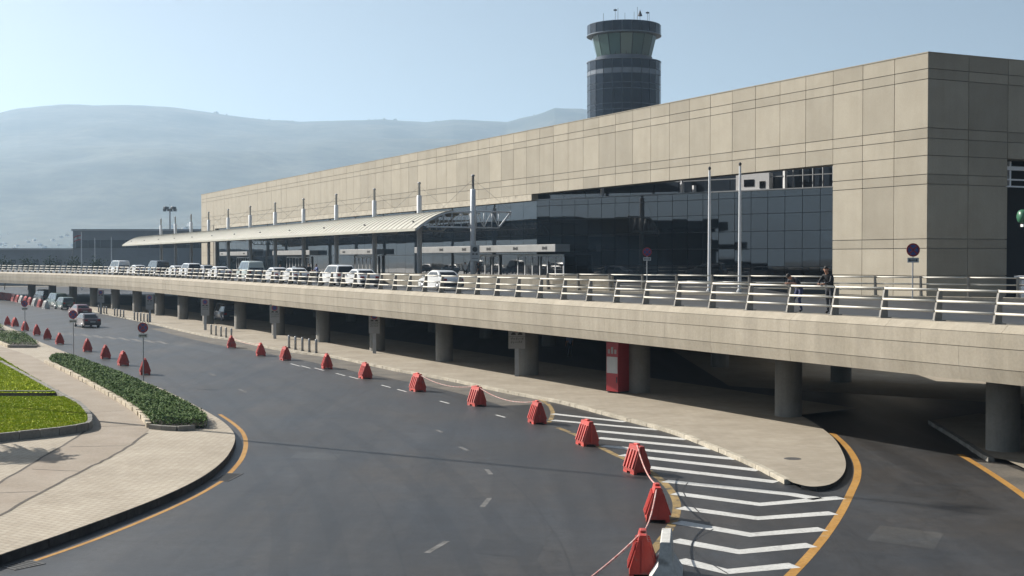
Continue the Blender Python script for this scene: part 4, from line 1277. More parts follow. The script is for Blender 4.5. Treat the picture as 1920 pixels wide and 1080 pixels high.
# ------------------------------------------------------------------ red plastic barriers
def barrier_proto(mat):
    L, H, W, T = 0.82, 0.92, 0.60, 0.15
    root = empty('traffic_barrier')
    m = MB()
    # end-on profile, splayed foot, with waist
    def ring(x, k=1.0):
        return [(x, -W / 2 * k, 0.07), (x, W / 2 * k, 0.07), (x, W / 2 * k, 0.18), (x, T / 2 + 0.03, H * 0.86), (x, T / 2, H), (x, -T / 2, H), (x, -T / 2 - 0.03, H * 0.86), (x, -W / 2 * k, 0.18)]
    m.loft([ring(-L / 2 + 0.0, 0.97), ring(-L / 2 + 0.03), ring(L / 2 - 0.03), ring(L / 2, 0.97)])
    m.build('body', mat, root)
    for sy in (-1, 1):
        for k in range(4):                       # raised ribs on the long faces
            x = -L / 2 + 0.09 + k * (L - 0.18) / 3
            y0, y1 = sy * (W / 2), sy * (T / 2 + 0.045)
            MB().hexa([(x - 0.035, y0 - sy * .02, 0.19), (x + 0.035, y0 - sy * .02, 0.19), (x + 0.035, y0 + sy * 0.045, 0.19), (x - 0.035, y0 + sy * 0.045, 0.19),
                       (x - 0.035, y1 - sy * .04, H * 0.84), (x + 0.035, y1 - sy * .04, H * 0.84), (x + 0.035, y1 + sy * 0.03, H * 0.84), (x - 0.035, y1 + sy * 0.03, H * 0.84)]).build('rib', mat, root)
        for k in (-1, 1):
            MB().box(k * 0.27 - 0.14, k * 0.27 + 0.14, sy * W / 2 - 0.1 * (sy > 0), sy * W / 2 + 0.1 * (sy < 0), 0.0, 0.075).build('foot', mat, root)
    for sx in (-1, 1):                            # recessed coupling groove and lug on each end
        MB().hexa([(sx * L / 2, -0.035, 0.1), (sx * L / 2 + sx * .035, -0.035, 0.1), (sx * L / 2 + sx * .035, 0.035, 0.1), (sx * L / 2, 0.035, 0.1),
                   (sx * L / 2, -0.03, H * .9), (sx * L / 2 + sx * .03, -0.03, H * .9), (sx * L / 2 + sx * .03, 0.03, H * .9), (sx * L / 2, 0.03, H * .9)]).build('coupling', mat, root)
    MB().bevel_box(-0.13, 0.13, -0.055, 0.055, H, H + 0.055, 0.012).build('lug', mat, root)
    return root
red0 = barrier_proto(M['red_plastic']); wht0 = None
used_red = [False]
def put_barrier(p, ang, label, group, white=False, scl=1.0):
    global wht0
    if white:
        if wht0 is None:
            wht0 = barrier_proto(M['white_plastic']); o = wht0
        else: o = copy_tree(wht0)
    else:
        if not used_red[0]:
            o = red0; used_red[0] = True
        else: o = copy_tree(red0)
    o.location = (p.x, p.y, 0.0); o.rotation_euler = (0, 0, ang); o.scale = (scl * random.uniform(.97, 1.03), scl * random.uniform(.97, 1.04), scl * random.uniform(.97, 1.02))
    return tag(o, label, 'barrier', group)
ORD = ['first', 'second', 'third', 'fourth', 'fifth', 'sixth', 'seventh', 'eighth', 'ninth', 'tenth', 'eleventh']
def row(pxs, label, group, wob=0.12, face=None, scl=1.0):
    P = [G(x, y) for x, y in pxs]
    out = []
    for i, p in enumerate(P):
        t = P[min(i + 1, len(P) - 1)] - P[max(i - 1, 0)]
        a = math.atan2(t.y, t.x) if face is None else face
        lb = label % ORD[i] if '%s' in label else label
        out.append(put_barrier(p, a + random.uniform(-wob, wob), lb, group, scl=scl))
    return P
cen = row([(434, 652), (489, 667), (535, 675), (613, 691), (685, 709), (783, 733), (894, 760), (1007, 793), (1101, 834), (1194, 886)], 'red plastic barrier in the gutter line, %s counted from the far bollards towards the hatching', 'red barriers along the hatched gutter', 0.10, TH_D - 0.10)
near_a = put_barrier(G(1232, 974), math.radians(87), 'red plastic barrier next to the yellow line loop with rope tied to top', None)
near_b = put_barrier(G(1205, 1075), math.radians(85), 'red plastic barrier with red and white rope, touching the white concrete block', None)
row([(272, 702), (231, 685), (198, 672), (164, 659), (112, 645), (89, 636), (69, 628)], 'red plastic barrier beside the long hedge, %s counted from its round-signed end', 'red barriers beside the hedge', 0.12, TH_D - 0.06)
row([(47, 620), (28, 612), (14, 610)], 'small far red barrier past the end of the small hedge bed', 'far red barriers beyond the small hedge', 0.12, TH_D)
for i, (x, y) in enumerate([(86, 579), (76, 576), (66, 574), (57, 571.5), (49, 569.5), (41, 568), (34, 566.5), (27, 565)]):
    w = i in (0, 2, 5)
    put_barrier(G(x, y), TH_D + 0.25, 'white barrier in the red and white row before the far columns' if w else 'red barrier in the red and white row before the far columns', 'far white barriers' if w else 'far red row barriers', w, 1.25)
for i in range(9):
    put_barrier(G(24 - i * 4, 563.4 - i * 0.55), TH_D + 0.9, 'red barrier of the closed far line under the bridge end', 'closed far line of red barriers', False, 1.2)
# white concrete block by the camera-side end of the line
p = G(1249, 1084)
jb = MB()
jb.loft([[(x, -0.36 * k, 0.0), (x, 0.36 * k, 0.0), (x, 0.36 * k, 0.12), (x, 0.16, 0.42), (x, 0.115, 0.93), (x, 0.09, 0.95), (x, -0.09, 0.95), (x, -0.115, 0.93), (x, -0.16, 0.42), (x, -0.36 * k, 0.12)] for x, k in ((-0.75, 0.97), (-0.71, 1), (0.71, 1), (0.75, 0.97))])
jo = jb.build('concrete_barrier', M['jersey'], None, False, (p.x, p.y, 0), math.radians(82))
tag(jo, 'chipped off-white concrete barrier block beside the last red barrier', 'barrier')
# ropes
def rope(a, b, sag, label, r=0.02):
    pts_ = []
    for i in range(13):
        t = i / 12
        q = a.lerp(b, t); q.z = max(0.03, q.z - sag * 4 * t * (1 - t)); pts_.append(q)
    return tag(MB().tube(pts_, r, 6).build('rope', M['rope'], None, True), label, 'rope')
tp = lambda v, z=0.93: Vector((v.x, v.y, z))
rope(tp(cen[9]), tp(G(1232, 974)), 0.25, 'rope tied from the barrier on the hatching to the next one near yellow loop')
rope(tp(G(1232, 974)), tp(G(1205, 1075)), 0.25, 'rope linking the two red barriers before the white block')
rope(tp(G(1205, 1075)), Vector((G(1090, 1105).x, G(1090, 1105).y, 0.10)), 0.05, 'red and white rope trailing down onto the open asphalt', 0.026)
rope(tp(cen[5]), tp(cen[6]), 0.3, 'slack rope between two barriers by the white boarded column', 0.016)
rope(tp(cen[6]), tp(cen[7]), 0.3, 'slack rope above the start of the yellow hook line', 0.016)
rope(tp(cen[0]), tp(cen[1]), 0.3, 'slack rope beside the five near bollards', 0.016)

# ------------------------------------------------------------------ bollards
b_me = MB().lathe([(0.085, 0), (0.085, 0.86), (0.07, 0.92), (0.02, 0.95)], 10).mesh('shaft', True); b_me.materials.append(M['grey_metal'])
b_base = MB().lathe([(0.14, 0), (0.13, 0.04)], 10).mesh('base', True); b_base.materials.append(M['dark_metal'])
def bollard(px, py, label, group, k=1.0):
    p = G(px, py, 0.15)
    r = tag(empty('bollard', tuple(p)), label, 'bollard', group); r.scale = (k, k, k)
    link_mesh('shaft', b_me, None, r); link_mesh('base', b_base, None, r)
for i, (x, y) in enumerate(((542, 653), (554, 655.5), (567, 658), (580, 660.5), (593, 662))):
    bollard(x, y, 'grey steel bollard, %s of five before the wide open bay, counted from far side' % ORD[i], 'five bollards before the open bay', 1.08)
for i, (x, y) in enumerate(((396, 627), (405, 629), (414.5, 631), (424, 633), (434, 635))):
    bollard(x, y, 'grey steel bollard, %s of five behind the first gutter barrier, from far side' % ORD[i], 'five bollards behind the first barrier', 0.95)
for x, y in ((252, 600), (258, 601), (264, 602), (270, 603.2), (276.5, 604.4), (215, 592), (220, 593), (226, 594.2), (232, 595.4), (185, 585.5), (190, 586.5), (195, 587.5), (200, 588.5)):
    bollard(x, y, 'small far bollard in the broken row near the parked cars', 'far bollards near the parked cars', 0.98)

# ------------------------------------------------------------------ signs
def disc_sign(p, base_z, h, dia, label, plate=True, arrow=True, yaw=0.0):
    root = tag(empty('no_stopping_sign', (p.x, p.y, base_z), yaw), label, 'sign')
    r = dia / 2
    MB().tube([(0, 0, 0), (0, 0, h)], 0.035, 8).build('pole', M['grey_metal'], root, True)
    zc = h - r
    def disc(rad, y0, y1, n=24):
        mm = MB()
        mm.loft([[(rad * math.cos(2 * math.pi * k / n), y, zc + rad * math.sin(2 * math.pi * k / n)) for k in range(n)] for y in (y0, y1)])
        return mm
    disc(r, -0.06, -0.045).build('disc', M['sign_red'], root)
    disc(r * 0.78, -0.066, -0.0605).build('blue_field', M['sign_blue'], root)
    mm = MB()
    for s_ in (1, -1):
        c_, w = r * 0.76 * 0.7071, r * 0.10 * 0.7071
        mm.hexa([(-c_ - w, -0.071, zc - s_ * (c_ - w)), (-c_ + w, -0.071, zc - s_ * (c_ + w)), (c_ + w, -0.071, zc + s_ * (c_ - w)), (c_ - w, -0.071, zc + s_ * (c_ + w)),
                 (-c_ - w, -0.067, zc - s_ * (c_ - w)), (-c_ + w, -0.067, zc - s_ * (c_ + w)), (c_ + w, -0.067, zc + s_ * (c_ - w)), (c_ - w, -0.067, zc + s_ * (c_ + w))])
    mm.build('red_cross', M['sign_red'], root)
    if plate:
        pw, ph = r * 0.85, r * 0.36
        z0 = zc - r - 0.05 - 2 * ph
        MB().box(-pw, pw, -0.06, -0.045, z0, z0 + 2 * ph).build('plate', M['sign_white'], root)
        pm_ = MB(); zz = z0 + ph
        pm_.add([(-pw * .85, -0.064, zz), (-pw * .5, -0.064, zz + ph * .6), (-pw * .5, -0.064, zz - ph * .6)], [(0, 1, 2)])
        pm_.add([(pw * .85, -0.064, zz), (pw * .5, -0.064, zz - ph * .6), (pw * .5, -0.064, zz + ph * .6)], [(0, 1, 2)])
        pm_.add([(-pw * .5, -0.064, zz - ph * .2), (pw * .5, -0.064, zz - ph * .2), (pw * .5, -0.064, zz + ph * .2), (-pw * .5, -0.064, zz + ph * .2)], [(0, 1, 2, 3)])
        pm_.build('plate_arrow', M['sign_black'], root)
    return root
disc_sign(G(269, 714, KH), KH, 3.25, 0.58, 'round no-stopping sign on a pole in the hedge beside red barriers')
disc_sign(G(138, 667, KH), KH, 3.2, 0.62, 'round no-stopping sign at the far end of the long hedge')
disc_sign(G(47, 628, KH), KH, 3.1, 0.6, 'round no-stopping sign standing behind the small hedge bed')
disc_sign(G(1711, 560, DECK), DECK, 2.95, 0.72, 'round no-stopping sign before the beige corner pier on the elevated road')
disc_sign(D(1213, 552, 84), DECK, 2.85, 0.58, 'round no-stopping sign before the dark glass wall on the elevated road')

def board_sign(px, base_y, w, h, zb, label, off=0.0):
    p = G(px, base_y, 0.15) + Vector((-0.1, -0.9, 0))
    root = tag(empty('parking_board', tuple(p)), label, 'sign')
    MB().box(-0.12, 0.12, -0.02, 0.06, 0, zb + h).build('post', M['grey_metal'], root)
    MB().box(-w / 2, w / 2, -0.06, -0.03, zb, zb + h).build('board', M['board'], root)
    z0 = zb + h - w * 0.36
    n = 20
    for rad, y, mt, nm in ((w * 0.30, -0.066, 'sign_red', 'ring'), (w * 0.22, -0.071, 'sign_blue', 'field')):
        mm = MB(); mm.add([(rad * math.cos(2 * math.pi * k / n), y, z0 + rad * math.sin(2 * math.pi * k / n)) for k in range(n)], [tuple(range(n))])
        mm.build(nm, M[mt], root)
    mm = MB()
    zc = z0 - w * 0.42
    for sx in (-1, 1):                               # tow pictogram: two small vehicles
        x = sx * w * 0.2
        mm.box(x - w * .14, x + w * .14, -0.067, -0.062, zc - w * .05, zc + w * .04)
        mm.box(x - w * .08, x + w * .09, -0.067, -0.062, zc + w * .04, zc + w * .10)
    mm.build('pictogram', M['sign_black'], root)
    mm = MB()
    mm.box(-w / 2, w / 2, -0.067, -0.062, zc - w * 0.16, zc - w * 0.145)
    rr = random.Random(px)
    for ln in range(2):                              # two lines of short script strokes
        x = -w * 0.36; z = zc - w * 0.30 - ln * w * 0.20
        while x < w * 0.34:
            l = rr.uniform(0.05, 0.13) * w
            mm.box(x, x + l, -0.067, -0.062, z, z + w * 0.035)
            if rr.random() < 0.6: mm.box(x + l * .7, x + l * .7 + w * .025, -0.067, -0.062, z, z + w * 0.11)
            if rr.random() < 0.4: mm.box(x + l * .3, x + l * .3 + w * .03, -0.067, -0.062, z - w * 0.06, z - w * 0.03)
            x += l + w * 0.04
    mm.build('lettering', M['sign_black'], root)
board_sign(972, 703, 0.98, 1.62, 1.62, 'white parking board with car symbols on the post left of the red cabinet')
board_sign(707, 661, 0.80, 1.55, 1.45, 'white parking board on the column post with crossing stripes behind it')
board_sign(521, 634, 0.85, 1.62, 1.35, 'white parking board above the gap between the two groups of five bollards')
board_sign(391, 618, 0.80, 1.6, 1.4, 'white parking board above the five bollards behind the first barrier')
board_sign(287, 604, 0.85, 1.6, 1.4, 'far white parking board over the start of the white kerb')
board_sign(195, 588, 0.85, 1.6, 1.4, 'farthest white parking board behind the parked dark red car')
# board hung on the tall mast by the parapet
mp_ = M0 + NF * 0.4
root = tag(empty('hanging_board', (mp_.x + 0.55, mp_.y - 0.35, DECK + 1.9)), 'white notice board fixed beside the nearest canopy mast', 'sign')
MB().box(-0.42, 0.42, -0.03, 0.0, 0.0, 1.45).build('board', M['sign_white'], root)
n = 16
mm = MB(); mm.add([(0.24 * math.cos(2 * math.pi * k / n), -0.035, 1.1 + 0.24 * math.sin(2 * math.pi * k / n)) for k in range(n)], [tuple(range(n))]); mm.build('disc', M['sign_black'], root)
mm = MB(); mm.box(-0.25, -0.05, -0.036, -0.031, 0.60, 0.74); mm.box(0.05, 0.25, -0.036, -0.031, 0.60, 0.74); mm.box(-0.3, 0.3, -0.036, -0.031, 0.25, 0.29); mm.build('pictogram', M['sign_black'], root)

# ------------------------------------------------------------------ red cabinet
p = G(1149, 737, 0.15)
fb = tag(empty('phone_cabinet', tuple(p), math.radians(-46)), 'tall red cabinet with white notice standing against a column', 'cabinet')
Wc, Hc = 0.80, 2.62
MB().bevel_box(-Wc / 2 - .0, Wc / 2, -0.05, 0.85, 0.08, Hc, 0.025).build('body', M['sign_red'], fb)
MB().box(-Wc / 2 - 0.03, Wc / 2 + 0.03, -0.08, 0.88, Hc, Hc + 0.05).build('cap', M['dark_metal'], fb)
MB().box(-Wc / 2 + 0.04, Wc / 2 - 0.04, -0.064, -0.052, 1.02, 1.86).build('notice', M['sign_white'], fb)
for k, x in enumerate((-0.22, 0.0, 0.22)):
    MB().box(x - 0.07, x + 0.07, -0.064, -0.053, 2.02, 2.24 + (0.12 if k == 1 else 0)).build('emblem', M['porch'], fb)
for x in (-0.3, 0.3):
    MB().box(x - 0.06, x + 0.06, 0.0, 0.9, 0.0, 0.08).build('foot', M['dark_metal'], fb)
MB().box(Wc / 2 - 0.1, Wc / 2 - 0.06, -0.09, -0.052, 0.55, 0.85).build('handle', M['dark_metal'], fb)

# flag poles before the glass, bare
for px, top, lb in ((1330, 316, 'bare slim flag pole before the glass wall, the one nearer the round sign'), (1387, 308, 'bare slim flag pole before the glass wall, the one nearer the concrete pier')):
    dp = 88.0
    p = D(px, HORIZON, dp); zt = D(px, top, dp).z
    root = tag(empty('flag_pole', (p.x, dp, DECK - 0.12)), lb, 'flag pole')
    MB().tube([(0, 0, 0), (0, 0, zt - DECK)], [0.12, 0.075], 10).build('pole', M['white_metal'], root, True)
    MB().lathe([(0.22, 0), (0.2, 0.12), (0.13, 0.2)], 10).build('base', M['grey_metal'], root)
    MB().lathe([(0.03, 0), (0.10, 0.08), (0.10, 0.18), (0.03, 0.26)], 8, (0, 0, zt - DECK)).build('truck', M['dark_metal'], root, True)
# pale box beyond the inner railing and green drum by the end recess
p = Vector((30.2, 73.5, DECK - 3.6))
wb = tag(empty('service_booth', (29.0, 74.6, 0), math.radians(-30)), 'pale boxy service booth behind the inner railing at the end recess', 'booth')
MB().bevel_box(-0.2, 2.6, 0, 1.5, 0, DECK + 1.05, 0.04).build('body', M['porch'], wb)
MB().box(-0.3, 2.7, -0.1, 1.6, DECK + 1.05, DECK + 1.14).build('roof', M['white_metal'], wb)
for k in range(4):
    MB().box(0.1 + k * 0.6, 0.5 + k * 0.6, -0.03, -0.005, DECK - 0.1, DECK + 0.9).build('panel', M['white_metal'], wb)
gp = fac_pt(-1.2, -8.4, 0)
q = D(1905, 406, 79.0)
gl = tag(empty('green_drum_lamp', (q.x + 0.4, 79.0, 0)), 'green horizontal drum on a pole outside the dark end recess', 'lamp')
MB().tube([(0.9, 0, 0), (0.9, 0, q.z - 0.3)], 0.06, 8).build('pole', M['grey_metal'], gl, True)
mm = MB()
mm.loft([[(x, r_ * math.cos(2 * math.pi * k / 16), q.z + r_ * math.sin(2 * math.pi * k / 16)) for k in range(16)] for x, r_ in ((-0.3, 0.2), (-0.22, 0.36), (-0.1, 0.42), (1.9, 0.42), (2.0, 0.3))])
mm.build('drum', M['green_paint'], gl, True)
MB().box(-0.05, 1.8, -0.2, 0.2, q.z - 0.62, q.z - 0.46).build('bracket', M['white_metal'], gl)
# ------------------------------------------------------------------ vehicles
_wheel = {}
def wheel_meshes(r):
    if r not in _wheel:
        t = MB(); n = 18
        t.loft([[(rr * math.cos(2 * math.pi * k / n), y, rr * math.sin(2 * math.pi * k / n)) for k in range(n)] for rr, y in ((r * .9, -0.10), (r, -0.07), (r, 0.07), (r * .9, 0.10))])
        tm = t.mesh('tyre', True); tm.materials.append(M['tyre'])
        q = MB(); q.loft([[(rr * math.cos(2 * math.pi * k / n), y, rr * math.sin(2 * math.pi * k / n)) for k in range(n)] for rr, y in ((r * .62, -0.105), (r * .62, 0.105))])
        qm = q.mesh('rim', True); qm.materials.append(M['rim'])
        _wheel[r] = (tm, qm)
    return _wheel[r]
def car(kind, colour, loc, ang, label, group=None):
    """x forward. Built from a side profile swept across the width with a narrowing greenhouse"""
    if kind == 'sedan':
        L, W, H, belt, r = 4.5, 1.74, 1.43, 0.92, 0.31
        body = [(-2.25, .42), (-2.22, .80), (-2.05, .95), (-1.45, .98), (0.75, .96), (1.55, .88), (2.1, .74), (2.25, .55), (2.22, .25), (-2.18, .25)]
        roof = [(-1.62, .95), (-1.05, 1.36), (-0.7, 1.42), (0.1, 1.43), (0.35, 1.38), (1.1, .93)]
        cat = 'car'
    elif kind == 'suv':
        L, W, H, belt, r = 4.5, 1.82, 1.75, 1.05, 0.36
        body = [(-2.22, .48), (-2.24, 1.0), (-2.15, 1.08), (0.9, 1.06), (1.7, 1.0), (2.15, .88), (2.25, .6), (2.2, .3), (-2.15, .3)]
        roof = [(-2.12, 1.05), (-1.95, 1.62), (-1.7, 1.72), (0.0, 1.75), (0.45, 1.68), (1.15, 1.03)]
        cat = 'car'
    else:
        L, W, H, belt, r = 4.9, 1.9, 2.05, 1.12, 0.34
        body = [(-2.42, .45), (-2.45, 1.1), (-2.4, 1.16), (1.5, 1.12), (2.1, 1.05), (2.4, .85), (2.45, .5), (2.4, .28), (-2.38, .28)]
        roof = [(-2.38, 1.13), (-2.3, 1.85), (-2.1, 2.0), (0.7, 2.05), (1.15, 1.95), (1.95, 1.08)]
        cat = 'van'
    pm_ = paint(*colour)
    root = tag(empty('parked_van' if cat == 'van' else 'parked_car', tuple(loc), ang), label, cat, group)
    w = W / 2
    mb = MB()
    cx = 0.0; cz = 0.6
    sh = lambda P, k: [((x - cx) * k + cx, (z - cz) * k + cz) for x, z in P]
    rings = []
    for y, k in ((-w, 0.955), (-w + 0.03, 0.985), (-w + 0.12, 1.0), (w - 0.12, 1.0), (w - 0.03, 0.985), (w, 0.955)):
        rings.append([(x, y, z) for x, z in sh(body, k)])
    mb.loft(rings); mb.build('body', pm_, root, True)
    wy = lambda z: w - 0.07 - 0.20 * max(0, (z - belt)) / (H - belt) * 0.9
    mb = MB()
    rings = []
    for f in (-1.0, -0.86, 0.86, 1.0):
        k = 1.0 if abs(f) < 0.9 else 0.985
        rings.append([(x * k, f * wy(z), z if k == 1 else (z - belt) * 0.97 + belt) for x, z in roof])
    mb.loft(rings); mb.build('cabin', pm_, root, True)
    # windows laid a little proud of the cabin
    zt, zb = H - 0.12, belt + 0.07
    def edge_x(z, front):
        P = roof if not front else list(reversed(roof))
        for (xa, za), (xb, zb_) in zip(P[:-1], P[1:]):
            lo, hi = min(za, zb_), max(za, zb_)
            if lo <= z <= hi and hi > lo: return xa + (xb - xa) * (z - za) / (zb_ - za)
        return P[0][0]
    for sy in (-1, 1):
        xr0, xr1, xf0, xf1 = edge_x(zb, 0) + .16, edge_x(zt, 0) + .16, edge_x(zb, 1) - .16, edge_x(zt, 1) - .14
        cuts = [0, .36, .68, 1] if kind != 'sedan' else [0, .46, 1]
        for a, b in zip(cuts[:-1], cuts[1:]):
            lo0, lo1 = xr0 + (xf0 - xr0) * a + .03, xr0 + (xf0 - xr0) * b - .03
            hi0, hi1 = xr1 + (xf1 - xr1) * a + .03, xr1 + (xf1 - xr1) * b - .03
            o_ = 0.012
            mq = MB().hexa([(lo0, sy * (wy(zb) - .02), zb), (lo1, sy * (wy(zb) - .02), zb), (lo1, sy * (wy(zb) + o_), zb), (lo0, sy * (wy(zb) + o_), zb),
                            (hi0, sy * (wy(zt) - .03), zt), (hi1, sy * (wy(zt) - .03), zt), (hi1, sy * (wy(zt) + o_), zt), (hi0, sy * (wy(zt) + o_), zt)])
            mq.build('side_window', M['car_glass'], root)
    for front, nm in ((0, 'rear_window'), (1, 'windscreen')):
        s_ = 1 if front else -1
        x0, x1 = edge_x(zb, front), edge_x(zt, front)
        yb, yt = wy(zb) - .12, wy(zt) - .1
        MB().hexa([(x0 - s_ * .03, -yb, zb), (x0 + s_ * .022, -yb, zb), (x0 + s_ * .022, yb, zb), (x0 - s_ * .03, yb, zb),
                   (x1 - s_ * .03, -yt, zt), (x1 + s_ * .022, -yt, zt), (x1 + s_ * .022, yt, zt), (x1 - s_ * .03, yt, zt)]).build(nm, M['car_glass'], root)
    xb, xf = min(x for x, z in body), max(x for x, z in body)
    for sy in (-1, 1):
        MB().bevel_box(xb - 0.012, xb + 0.12, sy * (w - .25) - .14, sy * (w - .25) + .14, .70 if kind == 'sedan' else .8, .86 if kind == 'sedan' else 1.05, .01).build('tail_light', M['tail_red'], root)
        MB().bevel_box(xf - 0.22, xf - 0.03, sy * (w - .27) - .15, sy * (w - .27) + .15, .58, .72, .01).build('headlight', M['lamp_clear'], root)
        MB().bevel_box(0.85, 1.0, sy * (w + .07) - .07, sy * (w + .07) + .07, belt, belt + .14, .02).build('mirror', pm_, root)
    MB().bevel_box(xb - 0.05, xb + 0.15, -w + .06, w - .06, .34, .54, .03).build('bumper', M['dark_metal'], root)
    MB().bevel_box(xf - 0.15, xf + 0.05, -w + .06, w - .06, .32, .50, .03).build('bumper', M['dark_metal'], root)
    MB().box(xb - 0.062, xb - 0.05, -.26, .26, .56 if kind == 'sedan' else .6, .68 if kind == 'sedan' else .72).build('number_plate', M['sign_white'], root)
    tm, qm = wheel_meshes(r)
    for x in (-L / 2 + .85, L / 2 - .85):
        for sy in (-1, 1):
            wh = empty('wheel', (x, sy * (w - .085), r), 0, root)
            link_mesh('tyre', tm, None, wh); link_mesh('rim', qm, None, wh)
    return root
WHITE = ('white', (0.68, 0.68, 0.67)); SILVER = ('silver', (0.38, 0.39, 0.40)); BLACK = ('black', (0.025, 0.025, 0.028))
PALE = ('pale_green', (0.42, 0.47, 0.44)); DKRED = ('dark_red', (0.16, 0.035, 0.04)); GREEN = ('dark_green', (0.035, 0.075, 0.06)); NAVY = ('navy', (0.03, 0.035, 0.07)); GREY = ('grey', (0.16, 0.165, 0.17))
ZD = DECK - 0.122
def dcar(kind, colour, px, off, label, back=False):
    # find the spot on the deck where the pixel column meets the lane at offset off
    best = None
    for k in range(0, 2400):
        s_ = -10 + k * 0.1
        p = deck_pt(s_, -off)
        e = abs(p.x / p.y - (px - 960) / F_PX)
        if best is None or e < best[0]: best = (e, s_)
    p = deck_pt(best[1], -off, ZD)
    q = deck_pt(best[1] + 1, -off) - deck_pt(best[1], -off)
    return car(kind, colour, p, math.atan2(q.y, q.x) + (math.pi if back else 0) + random.uniform(-.03, .03), label)
dcar('sedan', WHITE, 676, 4.3, 'white saloon parked right behind the white minivan on the elevated road')
dcar('suv', WHITE, 632, 4.5, 'white minivan with dark rear window parked on the elevated road')
dcar('sedan', WHITE, 553, 4.4, 'white saloon ahead of the white minivan, two people beside it')
dcar('sedan', WHITE, 519, 4.3, 'white saloon directly behind the pale green van')
dcar('van', PALE, 470, 4.6, 'pale green high van with dark rear glass on the elevated road')
dcar('sedan', WHITE, 411, 4.5, 'white saloon right ahead of the pale green van')
dcar('suv', WHITE, 356, 4.5, 'white off-roader under the far half of the canopy')
dcar('sedan', WHITE, 331, 4.4, 'white saloon just ahead of the white off-roader')
dcar('van', BLACK, 296, 4.6, 'black van under the far canopy masts')
dcar('sedan', WHITE, 258, 4.5, 'white saloon between the black van and the far white van')
dcar('van', WHITE, 224, 4.8, 'farthest white van near the canopy end on the elevated road')
dcar('sedan', WHITE, 826, 5.2, 'white saloon standing alone below the lattice truss of the canopy')
dcar('sedan', GREY, 300, 12.5, 'grey saloon in the inner lane beneath the far canopy')
dcar('sedan', BLACK, 560, 13.0, 'black saloon in the inner lane before the porch doors')
dcar('sedan', SILVER, 385, 13.0, 'silver saloon in the inner lane beside the canopy masts')
HD = TH_D
def lcar(kind, colour, px, py, label, da=0.0):
    p = G(px, py); return car(kind, colour, p, HD + da, label)
lcar('sedan', ('wine_grey', (0.085, 0.062, 0.068)), 163, 613, 'dark saloon with a pale flank driving before the crossing on the lower road', 0.10)
lcar('sedan', DKRED, 150, 592, 'dark red saloon ahead of the dark saloon on the lower road', 0.12)
lcar('suv', GREEN, 121, 580, 'dark green off-roader parked by the red and white barriers', 0.14)
lcar('van', GREEN, 107, 575, 'tall dark green van ahead of the off-roader', 0.14)
lcar('van', NAVY, 424, 602, 'dark blue van in the shade between columns under the elevated road', 0.0)
lcar('van', BLACK, 82, 566, 'black van in the shade at the far end of the barrier row', 0.2)

